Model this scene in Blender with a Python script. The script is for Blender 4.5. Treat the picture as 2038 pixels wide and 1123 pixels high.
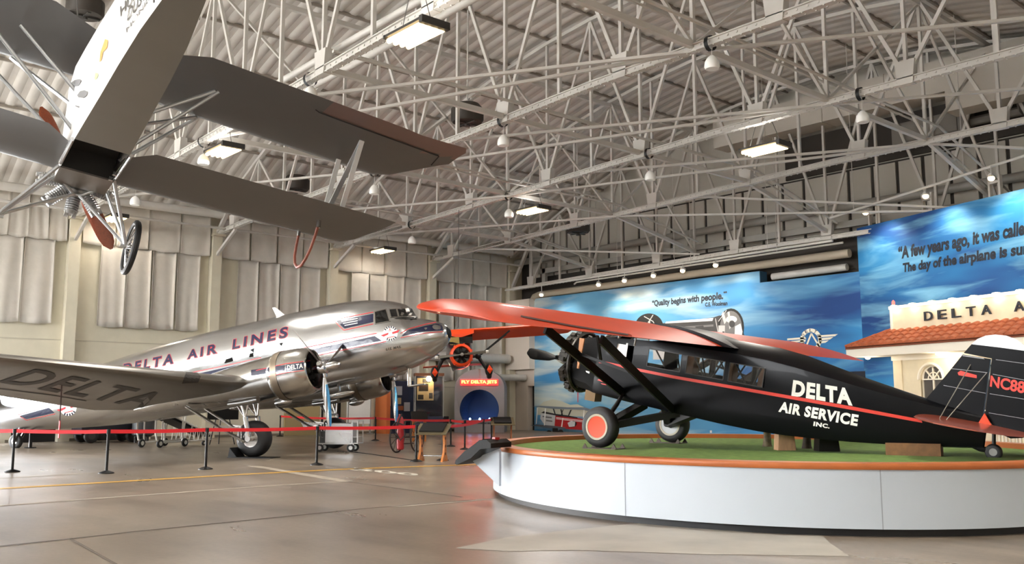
import bpy, bmesh, math, random
from math import sin, cos, pi, radians as rad
from mathutils import Vector as V, Matrix as M, Euler
from mathutils.bvhtree import BVHTree
random.seed(7)
for o in list(bpy.data.objects): bpy.data.objects.remove(o)
S = bpy.context.scene; COL = S.collection

# ---------------------------------------------------------------- camera
F, CX, CY, HOR = 1842.0, 1019.0, 561.5, 801.0
PITCH = math.atan2(HOR-CY, F)
FW = V((-.7524, .6587, 0)).normalized(); RT = V((FW.y, -FW.x, 0)); UPZ = V((0, 0, 1))
FD = FW*cos(PITCH)+UPZ*sin(PITCH); UD = -FW*sin(PITCH)+UPZ*cos(PITCH)
EYE = V((0, 0, 1.7))
cd = bpy.data.cameras.new('camera'); cam = bpy.data.objects.new('camera', cd); COL.objects.link(cam)
cam.location = EYE; cam.rotation_euler = M((RT, UD, -FD)).transposed().to_euler()
cd.sensor_fit = 'HORIZONTAL'; cd.sensor_width = 36; cd.lens = 36*F/2038; cd.clip_end = 400; cd.clip_start = .1
S.camera = cam

# ---------------------------------------------------------------- daylight, exposure
W = bpy.data.worlds.new('overcast_sky'); S.world = W; W.use_nodes = True
wn = W.node_tree; bg = wn.nodes['Background']
tc = wn.nodes.new('ShaderNodeTexCoord'); sx = wn.nodes.new('ShaderNodeSeparateXYZ'); cr = wn.nodes.new('ShaderNodeValToRGB')
wn.links.new(tc.outputs['Generated'], sx.inputs[0]); wn.links.new(sx.outputs[2], cr.inputs[0]); wn.links.new(cr.outputs[0], bg.inputs[0])
cr.color_ramp.elements[0].position = 0.0; cr.color_ramp.elements[0].color = (1, .98, .95, 1)
cr.color_ramp.elements[1].position = .6; cr.color_ramp.elements[1].color = (.75, .85, 1, 1)
bg.inputs[1].default_value = 28.0
S.view_settings.view_transform = 'Standard'; S.view_settings.look = 'None'; S.view_settings.gamma = 1
S.view_settings.use_curve_mapping = False; S.view_settings.exposure = .34
HID_POWER, FLOOD_POWER, COVE_POWER = 380, 300, 60

# ---------------------------------------------------------------- picture geometry (for finding where things stand)
def ray(x, y): return FD+RT*((x-CX)/F)-UD*((y-CY)/F)
def on_plane(x, y, p, n):
    r = ray(x, y); p = V(p); n = V(n); return EYE+r*((p-EYE).dot(n)/r.dot(n))
def onX(x, y, X): return on_plane(x, y, (X, 0, 0), (1, 0, 0))
def onY(x, y, Y): return on_plane(x, y, (0, Y, 0), (0, 1, 0))
def onZ(x, y, Z=0.0): return on_plane(x, y, (0, 0, Z), (0, 0, 1))
def atd(x, y, d): r = ray(x, y); return EYE+r*(d/r.dot(FW))

# ---------------------------------------------------------------- mesh helpers
class MB:
    def __init__(s): s.v = []; s.f = []; s.m = []; s.s = []
    def add(s, vs, fs, mi=0, sm=False):
        b = len(s.v); s.v += [V(p) for p in vs]
        for f in fs: s.f.append([i+b for i in f]); s.m.append(mi); s.s.append(sm)
        return s
    def box(s, c, d, rot=None, mi=0):
        c = V(c); x, y, z = d[0]/2, d[1]/2, d[2]/2
        vs = [V((i*x, j*y, k*z)) for k in (-1, 1) for j in (-1, 1) for i in (-1, 1)]
        if rot is not None: vs = [rot @ p for p in vs]
        return s.add([p+c for p in vs], [(0, 2, 3, 1), (4, 5, 7, 6), (0, 1, 5, 4), (2, 6, 7, 3), (0, 4, 6, 2), (1, 3, 7, 5)], mi)
    def bb(s, a, b, mi=0):
        a = V(a); b = V(b); return s.box((a+b)/2, b-a, None, mi)
    def bar(s, p, q, w, h, up=(0, 0, 1), mi=0):
        p = V(p); q = V(q); d = (q-p); L = d.length; d.normalize(); u = V(up)
        if abs(u.dot(d)) > .98: u = V((1, 0, 0))
        r = d.cross(u).normalized(); u = r.cross(d)
        return s.box((p+q)/2, (L, w, h), M((d, r, u)).transposed(), mi)
    def tube(s, pts, r, n=8, mi=0, caps=True, close=False):
        pts = [V(p) for p in pts]; R = r if isinstance(r, (list, tuple)) else [r]*len(pts)
        rings = []; u = None; N = len(pts)
        for i, p in enumerate(pts):
            a = pts[i-1] if (i > 0 or close) else p; b = pts[(i+1) % N] if (i < N-1 or close) else p
            t = (b-a).normalized()
            if u is None:
                u = V((0, 0, 1)) if abs(t.z) < .9 else V((1, 0, 0))
            u = (u-t*u.dot(t)).normalized(); w = t.cross(u)
            rings.append([p+(u*cos(2*pi*k/n)+w*sin(2*pi*k/n))*R[i] for k in range(n)])
        if close: rings.append(rings[0])
        return s.loft(rings, caps and not close, caps and not close, mi)
    def cyl(s, p, q, r0, r1=None, n=16, mi=0): return s.tube([p, q], [r0, r0 if r1 is None else r1], n, mi)
    def loft(s, rings, c0=True, c1=True, mi=0, sm=True, skip=None):
        n = len(rings[0]); vs = [p for r in rings for p in r]; fs = []
        for i in range(len(rings)-1):
            for k in range(n):
                if skip and skip(i, k): continue
                a = i*n+k; b = i*n+(k+1) % n; fs.append((a, b, b+n, a+n))
        s.add(vs, fs, mi, sm)
        if c0: s.add(rings[0], [tuple(range(n))], mi)
        if c1: s.add(rings[-1], [tuple(reversed(range(n)))], mi)
        return s
    def lathe(s, o, ax, prof, n=24, mi=0, c0=False, c1=False, sy=1.0):
        o = V(o); ax = V(ax).normalized(); u = V((0, 0, 1)) if abs(ax.z) < .9 else V((1, 0, 0))
        u = (u-ax*u.dot(ax)).normalized(); w = ax.cross(u)
        rings = [[o+ax*d+(u*cos(2*pi*k/n)+w*sy*sin(2*pi*k/n))*r for k in range(n)] for d, r in prof]
        return s.loft(rings, c0, c1, mi)
    def prism(s, poly, vec, mi=0):
        n = len(poly); vec = V(vec); a = [V(p) for p in poly]; b = [p+vec for p in a]
        return s.add(a+b, [tuple(range(n)), tuple(reversed(range(n, 2*n)))]+[(i, (i+1) % n, (i+1) % n+n, i+n) for i in range(n)], mi)
    def ell(s, c, r, n=16, m=10, mi=0):
        c = V(c); rings = []
        for i in range(m+1):
            t = -pi/2+pi*i/m; rr = max(cos(t), 1e-3)
            rings.append([c+V((r[0]*rr*cos(2*pi*k/n), r[1]*rr*sin(2*pi*k/n), r[2]*sin(t))) for k in range(n)])
        return s.loft(rings, True, True, mi)
    def wing(s, st, n=12, mi=0, sym=False):
        """st: (x_leading, y, z, chord, thickness ratio); chord runs to -x"""
        rings = []
        for xl, y, z, c, t in st:
            up = []; lo = []
            for i in range(n+1):
                u = (1-cos(pi*i/n))/2
                th = 5*t*(.2969*math.sqrt(u)-.126*u-.3516*u*u+.2843*u**3-.1036*u**4)*c
                cb = 0 if sym else .03*c*4*u*(1-u)
                up.append(V((xl-u*c, y, z+cb+th))); lo.append(V((xl-u*c, y, z+cb-th*.75)))
            rings.append(up+lo[-2:0:-1])
        return s.loft(rings, True, True, mi)
    def build(s, name, mats, parent=None, ang=35):
        me = bpy.data.meshes.new(name); me.from_pydata([tuple(p) for p in s.v], [], s.f); 
        for m in (mats if isinstance(mats, (list, tuple)) else [mats]): me.materials.append(m)
        for p, mi, sm in zip(me.polygons, s.m, s.s): p.material_index = mi; p.use_smooth = sm
        bm = bmesh.new(); bm.from_mesh(me); bmesh.ops.remove_doubles(bm, verts=bm.verts, dist=1e-5)
        bmesh.ops.recalc_face_normals(bm, faces=bm.faces); bm.to_mesh(me); bm.free()
        me.set_sharp_from_angle(angle=rad(ang))
        o = bpy.data.objects.new(name, me); COL.objects.link(o)
        if parent: o.parent = parent
        return o
def tag(o, label=None, cat=None, group=None, kind=None):
    for k, v in (('label', label), ('category', cat), ('group', group), ('kind', kind)):
        if v: o[k] = v
    return o
def thing(name, label, cat, loc=(0, 0, 0), rot=(0, 0, 0), group=None, kind=None):
    o = bpy.data.objects.new(name, None); COL.objects.link(o); o.location = loc; o.rotation_euler = rot; o.empty_display_size = .2
    return tag(o, label, cat, group, kind)
def struct(o): o['kind'] = 'structure'; return o
def copy_tree(o, parent=None):
    c = o.copy(); COL.objects.link(c)
    if parent: c.parent = parent
    for ch in o.children: copy_tree(ch, c)
    return c
def topmat(o):
    while o.parent: o = o.parent
    return M.LocRotScale(o.location, o.rotation_euler, o.scale)
def bvh_of(*obs):
    vs = []; fs = []
    for o in obs:
        m = topmat(o); b = len(vs); vs += [m @ v.co for v in o.data.vertices]; fs += [[i+b for i in p.vertices] for p in o.data.polygons]
    return BVHTree.FromPolygons(vs, fs)
def surf_bvh(*obs):
    t = bvh_of(*obs)
    def hit(x, y):
        d = ray(x, y).normalized(); p, n, i, dist = t.ray_cast(EYE, d)
        if p is None: return None
        return p, (n if n.dot(d) < 0 else -n)
    return hit
def surf_plane(p, n):
    p = V(p); n = V(n).normalized(); n = n if n.dot(EYE-p) > 0 else -n
    return lambda x, y: (on_plane(x, y, p, n), n)
def homog(q):
    """unit square (u right, v up) -> quad tl,tr,br,bl"""
    (x0, y0), (x1, y1), (x2, y2), (x3, y3) = q[3], q[2], q[1], q[0]
    dx1, dx2, sx_ = x1-x2, x3-x2, x0-x1+x2-x3; dy1, dy2, sy_ = y1-y2, y3-y2, y0-y1+y2-y3
    D = dx1*dy2-dx2*dy1; g = (sx_*dy2-dx2*sy_)/D; h = (dx1*sy_-sx_*dy1)/D
    a, b, c = x1-x0+g*x1, x3-x0+h*x3, x0; d, e, f = y1-y0+g*y1, y3-y0+h*y3, y0
    return lambda u, v: ((a*u+b*v+c)/(g*u+h*v+1), (d*u+e*v+f)/(g*u+h*v+1))
_tx = {}
def text2d(s, bold=0.0, shear=0.0, space=1.0):
    """outline letters as a flat mesh normalised to its bounding box"""
    k = (s, bold, shear, space)
    if k in _tx: return _tx[k]
    c = bpy.data.curves.new('t', 'FONT'); c.body = s; c.offset = bold; c.shear = shear; c.space_character = space; c.resolution_u = 4
    o = bpy.data.objects.new('t', c); COL.objects.link(o); bpy.context.view_layer.update()
    dg = bpy.context.evaluated_depsgraph_get(); me = bpy.data.meshes.new_from_object(o.evaluated_get(dg))
    vs = [(v.co.x, v.co.y) for v in me.vertices]; fs = [tuple(p.vertices) for p in me.polygons]
    bpy.data.objects.remove(o); bpy.data.meshes.remove(me)
    x0 = min(v[0] for v in vs); x1 = max(v[0] for v in vs); y0 = min(v[1] for v in vs); y1 = max(v[1] for v in vs)
    _tx[k] = ([((x-x0)/(x1-x0), (y-y0)/(y1-y0)) for x, y in vs], fs, (x1-x0)/(y1-y0), x1-x0, y1-y0); return _tx[k]
def flat_to_surface(name, v2, fs, hit, mat, parent, off=.006, maxlen=None):
    """lay flat shapes (picture coordinates) onto the real surface behind them"""
    bm = bmesh.new(); vv = [bm.verts.new((x, y, 0)) for x, y in v2]
    for f in fs:
        try: bm.faces.new([vv[i] for i in f])
        except ValueError: pass
    bmesh.ops.triangulate(bm, faces=bm.faces)
    if maxlen:
        for _ in range(5):
            e = [e for e in bm.edges if e.calc_length() > maxlen]
            if not e: break
            bmesh.ops.subdivide_edges(bm, edges=e, cuts=1); bmesh.ops.triangulate(bm, faces=[f for f in bm.faces if len(f.verts) > 3])
    inv = topmat(parent).inverted() if parent else M(); dead = []
    for v in bm.verts:
        h = hit(v.co.x, v.co.y)
        if h is None: dead.append(v); continue
        v.co = inv @ (h[0]+h[1]*off)
    bmesh.ops.delete(bm, geom=dead, context='VERTS')
    me = bpy.data.meshes.new(name); bm.to_mesh(me); bm.free(); me.materials.append(mat)
    o = bpy.data.objects.new(name, me); COL.objects.link(o)
    if parent: o.parent = parent
    return o
def lay_text(name, s, quad, hit, mat, parent, off=.006, bold=0.0, shear=0.0, maxlen=None, space=1.0, inner=None):
    vs, fs, _, w, h = text2d(s, bold, shear, space); H = homog(quad)
    if inner is not None:                                     # an outline round letters that fill the quad
        _, _, _, w0, h0 = text2d(s, inner, shear, space); vs = [(.5+(u-.5)*w/w0, .5+(v-.5)*h/h0) for u, v in vs]
    return flat_to_surface(name, [H(u, v) for u, v in vs], fs, hit, mat, parent, off, maxlen)
def lay_polys(name, polys, hit, mat, parent, off=.006, maxlen=None):
    vs = []; fs = []
    for p in polys: fs.append(tuple(range(len(vs), len(vs)+len(p)))); vs += p
    return flat_to_surface(name, vs, fs, hit, mat, parent, off, maxlen)
def lay_each(name, groups, hit, mat, parent, off=.006, maxlen=None):
    return [lay_polys(name, g, hit, mat, parent, off, maxlen) for g in groups]
def band(pts, w):
    """picture-space ribbon along pts as quads"""
    out = []
    for a, b in zip(pts[:-1], pts[1:]):
        dx, dy = b[0]-a[0], b[1]-a[1]; L = math.hypot(dx, dy); nx, ny = -dy/L*w/2, dx/L*w/2
        out.append([(a[0]+nx, a[1]+ny), (b[0]+nx, b[1]+ny), (b[0]-nx, b[1]-ny), (a[0]-nx, a[1]-ny)])
    return out
def ring2(c, r0, r1, n=32, sx=1.0, a0=0, a1=2*pi):
    return [[(c[0]+sx*r*cos(t), c[1]+r*sin(t)) for r, t in ((r0, t0), (r1, t0), (r1, t1), (r0, t1))]
            for t0, t1 in [(a0+(a1-a0)*i/n, a0+(a1-a0)*(i+1)/n) for i in range(n)]]
def mesh_text(mb, s, o, ux, uy, height, depth=.02, bold=0.0, mi=0, width=None):
    """solid letters: origin lower left, right vector, up vector"""
    vs, fs, asp = text2d(s, bold)[:3]; o = V(o); ux = V(ux).normalized(); uy = V(uy).normalized(); n = ux.cross(uy)
    w = width or asp*height; k = len(vs)
    P = [o+ux*(u*w)+uy*(v*height) for u, v in vs]
    from collections import Counter
    E = Counter(); 
    for f in fs:
        for a, b in zip(f, f[1:]+f[:1]): E[(a, b)] += 1
    sides = [(a, b, b+k, a+k) for a, b in E if (b, a) not in E]
    mb.add([p+n*depth for p in P]+P, list(fs)+[(b, a, c, d) for a, b, d, c in [(q[0], q[1], q[2], q[3]) for q in sides]], mi)

# ---------------------------------------------------------------- materials
def srgb(r, g, b):
    f = lambda c: (c/255/12.92 if c <= 10 else ((c/255+.055)/1.055)**2.4)
    return (f(r), f(g), f(b), 1)
def mat(name, col, rough=.5, metal=0.0, noise=0.0, scale=4.0, bump=0.0, bscale=30.0, emit=0.0, coat=0.0, rvar=0.0, stretch=None, spec=.5, trans=0.0, col2=None):
    m = bpy.data.materials.new(name); m.use_nodes = True; nt = m.node_tree; b = nt.nodes['Principled BSDF']
    b.inputs['Base Color'].default_value = col; b.inputs['Roughness'].default_value = rough; b.inputs['Metallic'].default_value = metal
    b.inputs['Coat Weight'].default_value = coat; b.inputs['Specular IOR Level'].default_value = spec; b.inputs['Transmission Weight'].default_value = trans
    if emit: b.inputs['Emission Color'].default_value = col; b.inputs['Emission Strength'].default_value = emit
    if noise or rvar or bump:
        co = nt.nodes.new('ShaderNodeTexCoord'); mp = nt.nodes.new('ShaderNodeMapping'); nt.links.new(co.outputs['Object'], mp.inputs[0])
        if stretch: mp.inputs['Scale'].default_value = stretch
        def nz(sc, det=5):
            n = nt.nodes.new('ShaderNodeTexNoise'); n.inputs['Scale'].default_value = sc; n.inputs['Detail'].default_value = det
            nt.links.new(mp.outputs[0], n.inputs['Vector']); return n
        if noise or rvar: n1 = nz(scale)
        if noise:
            r = nt.nodes.new('ShaderNodeValToRGB'); r.color_ramp.elements[0].position = .35; r.color_ramp.elements[1].position = .65
            d = col2 or tuple(c*(1-noise) for c in col[:3])+(1,)
            r.color_ramp.elements[0].color = d; r.color_ramp.elements[1].color = col
            nt.links.new(n1.outputs['Fac'], r.inputs[0]); nt.links.new(r.outputs[0], b.inputs['Base Color'])
        if rvar:
            mr = nt.nodes.new('ShaderNodeMapRange'); mr.inputs[3].default_value = max(rough-rvar, .02); mr.inputs[4].default_value = rough+rvar
            mr.inputs[1].default_value = .3; mr.inputs[2].default_value = .7
            nt.links.new(n1.outputs['Fac'], mr.inputs[0]); nt.links.new(mr.outputs[0], b.inputs['Roughness'])
        if bump:
            n2 = nz(bscale, 3); bp = nt.nodes.new('ShaderNodeBump'); bp.inputs['Strength'].default_value = bump; bp.inputs['Distance'].default_value = .02
            nt.links.new(n2.outputs['Fac'], bp.inputs['Height']); nt.links.new(bp.outputs[0], b.inputs['Normal'])
    return m
WHITE_STEEL = mat('painted_steel', srgb(206, 203, 197), .45, noise=.08, scale=1.5)
GREY_STEEL = mat('grey_steel', srgb(150, 148, 142), .5)
DARK_STEEL = mat('dark_steel', srgb(52, 50, 48), .5)
CABLE = mat('steel_cable', srgb(90, 88, 86), .4, .8)
BLACK = mat('black_plastic', srgb(15, 15, 16), .5, spec=.35)
RUBBER = mat('tyre_rubber', srgb(30, 30, 31), .55, bump=.1, bscale=40)
RED_WEB = mat('red_webbing', srgb(215, 30, 40), .6)
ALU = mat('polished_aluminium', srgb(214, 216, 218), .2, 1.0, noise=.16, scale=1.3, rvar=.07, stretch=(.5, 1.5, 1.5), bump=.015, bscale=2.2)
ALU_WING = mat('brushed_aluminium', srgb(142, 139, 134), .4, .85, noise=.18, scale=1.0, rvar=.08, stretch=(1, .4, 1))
ALU_COWL = mat('cowl_aluminium', srgb(198, 196, 192), .22, 1.0, noise=.15, scale=3, rvar=.06)
CHROME = mat('chrome', srgb(200, 200, 200), .2, 1.0)
ENGINE = mat('engine_metal', srgb(62, 60, 58), .45, .7, noise=.3, scale=9)
ENGINE_LT = mat('bright_engine_metal', srgb(190, 190, 190), .35, .8, noise=.3, scale=9)
NAVY = mat('navy_paint', srgb(24, 30, 62), .3, coat=.3)
PIN_RED = mat('red_pinstripe', srgb(214, 62, 70), .4)
PAINT_WHITE = mat('white_paint', srgb(240, 240, 236), .4)
WING_GREY = mat('grey_lettering', srgb(66, 62, 58), .55, .3)
GLASS_DARK = mat('dark_glass', srgb(14, 15, 16), .06, coat=.5)
GLASS = mat('clear_glass', (1, 1, 1, 1), .02, trans=1.0, spec=.3)
BLADE_METAL = mat('blade_metal', srgb(142, 136, 130), .32, .9)  # duller metal: dark reflections of the upper blades put into the colour
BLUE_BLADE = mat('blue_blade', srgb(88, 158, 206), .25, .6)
BLACK_PAINT = mat('gloss_black_paint', srgb(9, 10, 14), .28, coat=.04, noise=.25, scale=1.2, spec=.16)
ORANGE = mat('orange_fabric', srgb(206, 66, 30), .42, coat=.06, spec=.35, noise=.06, scale=2)
ORANGE_BRIGHT = mat('orange_paint', srgb(238, 72, 18), .4)
STRIPE_RED = mat('red_stripe', srgb(222, 62, 50), .4)
LETTER_WHITE = mat('letter_white', srgb(248, 246, 240), .4)
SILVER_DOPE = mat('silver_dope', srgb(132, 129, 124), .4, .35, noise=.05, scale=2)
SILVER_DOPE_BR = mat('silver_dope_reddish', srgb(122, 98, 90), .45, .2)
SILVER_LIT_SIDE = mat('silver_side_daylit', srgb(246, 246, 245), .4, 0)  # same silver whitened, daylight on the fuselage sides put into the colour
SILVER_WING_SHADE = mat('silver_wing_shaded', srgb(98, 95, 91), .5, .12, noise=.05, scale=2)  # same silver darkened, shade under the wings put into the colour
WOOD_PROP = mat('varnished_wood', srgb(142, 66, 34), .3, coat=.3, noise=.25, scale=6, stretch=(1, 8, 8))
WOOD_STAND = mat('birch_ply', srgb(205, 128, 62), .45, noise=.15, scale=5, stretch=(1, 1, 6))
WOOD_PALE = mat('pale_wood', srgb(190, 150, 112), .6, noise=.2, scale=5, stretch=(1, 6, 1))
WOOD_RIM = mat('orange_wood_rim', srgb(186, 104, 52), .4, noise=.12, scale=3)
WALL_CREAM = mat('painted_block', srgb(214, 208, 188), .7, noise=.05, scale=2)
WALL_GREY = mat('painted_wall', srgb(186, 182, 172), .7, noise=.05, scale=2)
CURTAIN = mat('white_drape', srgb(208, 203, 194), .8, noise=.06, scale=3, bump=.15, bscale=9)
RED_PAINT = mat('red_enamel', srgb(170, 34, 38), .35)
SILVER_PRINT = mat('printed_silver', srgb(196, 198, 200), .6)
def emis(name, col, e): return mat(name, col, .5, emit=e)
TUBE_GLOW = emis('lamp_glow', srgb(255, 222, 165), 6)
FLOOD_GLOW = emis('flood_glow', srgb(255, 222, 170), 12)
# ================================================================ SETTING
XL, XR, YF, YB = -44.0, 3.0, -30.0, 39.4
def zroof(x): return 10.9+6.2*(1-((x+21.5)/22.6)**2)
TY = [12.2, 18.8, 25.4, 32.0, 38.2]         # truss lines
def floor_mat():
    m = bpy.data.materials.new('polished_concrete'); m.use_nodes = True; nt = m.node_tree; b = nt.nodes['Principled BSDF']; L = nt.links
    co = nt.nodes.new('ShaderNodeTexCoord')
    def noise(sc, st=(1, 1, 1), det=6):
        mp = nt.nodes.new('ShaderNodeMapping'); mp.inputs['Scale'].default_value = st; L.new(co.outputs['Object'], mp.inputs[0])
        n = nt.nodes.new('ShaderNodeTexNoise'); n.inputs['Scale'].default_value = sc; n.inputs['Detail'].default_value = det; L.new(mp.outputs[0], n.inputs[0]); return n
    def ramp(n, p0, c0, p1, c1):
        r = nt.nodes.new('ShaderNodeValToRGB'); r.color_ramp.elements[0].position = p0; r.color_ramp.elements[0].color = c0
        r.color_ramp.elements[1].position = p1; r.color_ramp.elements[1].color = c1; L.new(n.outputs['Fac'], r.inputs[0]); return r
    a = ramp(noise(.35), .35, srgb(116, 104, 90), .65, srgb(146, 133, 117))
    s = ramp(noise(.8, (.4, 1.4, 1)), .52, (1, 1, 1, 1), .72, (.62, .6, .58, 1))
    g = ramp(noise(14, (1, 1, 1), 4), .3, (.88, .88, .88, 1), .7, (1.06, 1.06, 1.06, 1))
    x1 = nt.nodes.new('ShaderNodeMixRGB'); x1.blend_type = 'MULTIPLY'; x1.inputs[0].default_value = 1; L.new(a.outputs[0], x1.inputs[1]); L.new(s.outputs[0], x1.inputs[2])
    x2 = nt.nodes.new('ShaderNodeMixRGB'); x2.blend_type = 'MULTIPLY'; x2.inputs[0].default_value = 1; L.new(x1.outputs[0], x2.inputs[1]); L.new(g.outputs[0], x2.inputs[2])
    L.new(x2.outputs[0], b.inputs['Base Color'])
    rr = nt.nodes.new('ShaderNodeMapRange'); rr.inputs[3].default_value = .2; rr.inputs[4].default_value = .42; n = noise(.6, (.5, 1.2, 1)); L.new(n.outputs['Fac'], rr.inputs[0]); L.new(rr.outputs[0], b.inputs['Roughness'])
    bp = nt.nodes.new('ShaderNodeBump'); bp.inputs['Strength'].default_value = .06; n = noise(3); L.new(n.outputs['Fac'], bp.inputs['Height']); L.new(bp.outputs[0], b.inputs['Normal'])
    return m
floor = struct(MB().bb((XL-.3, YF-.3, -.2), (XR+.3, YB+.3, 0)).build('floor', floor_mat()))
struct(MB().bb((-140, -80, -.35), (XL-.3, 80, -.03)).build('ground', mat('apron_concrete', srgb(150, 145, 135), .8, noise=.15, scale=.3)))
# painted lines and joints of the floor
def floor_strip(name, pts, w, m, z=.004):
    mb = MB()
    for p, q in zip(pts[:-1], pts[1:]):
        p = onZ(*p); q = onZ(*q); d = (q-p).normalized(); n = V((-d.y, d.x, 0))*w/2; u = V((0, 0, z))
        mb.add([p+n+u, q+n+u, q-n+u, p-n+u], [(0, 1, 2, 3)])
    return mb.build(name, m, floor)
YEL = mat('yellow_line_paint', srgb(196, 150, 48), .5, noise=.25, scale=2)
JNT = mat('joint_filler', srgb(172, 160, 142), .6, noise=.3, scale=3)
JDK = mat('joint_gap', srgb(96, 84, 72), .7)
floor_strip('yellow_line', [(-40, 975.5), (500, 943.8), (690, 934.2), (980, 924)], .3, YEL, .005)
floor_strip('floor_joint', [(-40, 1010), (540, 967.5), (700, 958)], .14, JNT)
floor_strip('floor_joint', [(-40, 955), (190, 942)], .2, JNT)
floor_strip('floor_joint', [(-40, 1092), (140, 1073), (265, 1059), (736, 1012), (991, 992)], .06, JDK)
floor_strip('floor_joint', [(140, 1073), (232, 1125)], .04, JDK)
floor_strip('floor_joint', [(505, 928), (690, 959)], .3, JNT)
floor_strip('floor_joint', [(690, 959), (920, 990)], .08, JDK)
floor_strip('floor_joint', [(785, 1010), (985, 993)], .14, JNT)
PATCH = mat('worn_concrete', srgb(176, 170, 158), .5, noise=.2, scale=1.2)
def floor_patch(name, poly, m, z=.003):
    MB().add([onZ(*p)+V((0, 0, z)) for p in poly], [tuple(range(len(poly)))]).build(name, m, floor)
floor_patch('worn_patch', [(905, 1092), (1010, 1070), (1130, 1056), (1230, 1046), (1290, 1040), (1400, 1052), (1560, 1066), (1636, 1066), (1650, 1080), (1690, 1108), (1400, 1104), (1150, 1096), (1010, 1098)], PATCH)
mb = MB()
t = text2d('500', .03)[:2]; H = homog([(700, 931), (836, 944), (828, 948), (697, 936)])
num = flat_to_surface('painted_number', [H(u, v) for u, v in t[0]], t[1], surf_plane((0, 0, 0), (0, 0, 1)), mat('worn_white_paint', srgb(205, 198, 182), .6, noise=.2, scale=6), floor, .005)

# walls
OPEN_Y, OPEN_Z = (-28.0, 8.7), 6.6
mb = MB()
for a, b in (((XL-.3, YF, 0), (XL, OPEN_Y[0], 11)), ((XL-.3, OPEN_Y[1], 0), (XL, YB, 11)), ((XL-.3, OPEN_Y[0], OPEN_Z), (XL, OPEN_Y[1], 11))): mb.bb(a, b)
wall_left = struct(mb.build('wall_left', WALL_CREAM))
mb = MB().bb((XL, 9, 4.42), (XL+.02, YB, 4.46)); mb.bb((XL, 9, 2.55), (XL+.05, YB, 2.62)); mb.build('course_line', mat('block_course', srgb(188, 182, 164), .7), wall_left)
mb = MB()
for y in OPEN_Y: mb.bb((XL-.32, y-.1, 0), (XL+.05, y+.1, OPEN_Z+.1))
mb.bb((XL-.32, OPEN_Y[0], OPEN_Z-.05), (XL+.05, OPEN_Y[1], OPEN_Z+.15)); struct(mb.build('trim_30', GREY_STEEL))
def gable(name, y0, y1, zb, m, x0=XL-.3, x1=XR+.3):
    xs = [x0+(x1-x0)*i/24 for i in range(25)]
    poly = [V((x1, y0, zb)), V((x0, y0, zb))]+[V((x, y0, max(zroof(x), zb+.1)+.3)) for x in xs]
    return struct(MB().prism(poly, (0, y1-y0, 0)).build(name, m))
wall_back = gable('wall_back', YB, YB+.3, 0, WALL_GREY)
DIM = mat('dim_wall', srgb(120, 116, 108), .8)
wall_front = gable('wall_front', YF-.3, YF, 13.2, DIM)
mb = MB().bb((XL-.3, YF-.3, 0), (XR+.3, YF, 8.6)); mb.bb((XL-.3, YF-.3, 8.6), (-38, YF, 13.3)); mb.bb((-5, YF-.3, 8.6), (XR+.3, YF, 13.3)); mb.build('wall_front_lower', DIM, wall_front)
mb = MB()
for x in range(-38, -4, 3): mb.bb((x-.06, YF-.2, 8.6), (x+.06, YF-.1, 13.3))
for z in (8.65, 10.2, 11.8, 13.2): mb.bb((-38, YF-.2, z-.05), (-5, YF-.1, z+.05))
mb.build('added_clerestory_frame', GREY_STEEL, wall_front)  # added clerestory opening, out of view, brings sky light to the roof
struct(MB().bb((XR, YF, 0), (XR+.3, YB, 11)).build('wall_right', WALL_GREY))
# arched roof: insulated deck with battens
DECK = mat('roof_insulation', srgb(214, 210, 204), .8, noise=.08, scale=1.2, bump=.2, bscale=3)
xs = [XL-.3+(XR+.6-XL)*i/30 for i in range(31)]
mb = MB()
for y0, y1 in ((YF-.3, YB+.3),):
    for a, b in zip(xs[:-1], xs[1:]):
        mb.add([(a, y0, zroof(a)), (b, y0, zroof(b)), (b, y1, zroof(b)), (a, y1, zroof(a)), (a, y0, zroof(a)+.2), (b, y0, zroof(b)+.2), (b, y1, zroof(b)+.2), (a, y1, zroof(a)+.2)], [(0, 1, 2, 3), (4, 7, 6, 5)], 0, True)
ceiling = struct(mb.build('ceiling', DECK, ang=20))
mb = MB(); y = -1.0
while y < YB:
    mb.loft([[V((x, y+dy, zroof(x)-dz)) for dy, dz in ((-.2, 0), (-.09, .06), (.09, .06), (.2, 0))] for x in xs], True, True, 0, False); y += .62
mb.build('deck_rib', DECK, ceiling, 80)
mb = MB()
for x in [-41.8+2.5*i for i in range(17)]: mb.bb((x-.05, -2, zroof(x)-.13), (x+.05, YB, zroof(x)-.03))
mb.build('seam_strip', mat('seam_strip', srgb(150, 142, 132), .8), ceiling)

# columns along the curtain wall
for i, y in enumerate(TY):
    mb = MB().bb((XL, y-.24, 0), (XL+.42, y+.24, 10.3)); mb.bb((XL, y-.3, 9.85), (XL+.7, y+.3, 9.95))
    struct(mb.build('trim_%d' % (i+1), WALL_CREAM))
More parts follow.
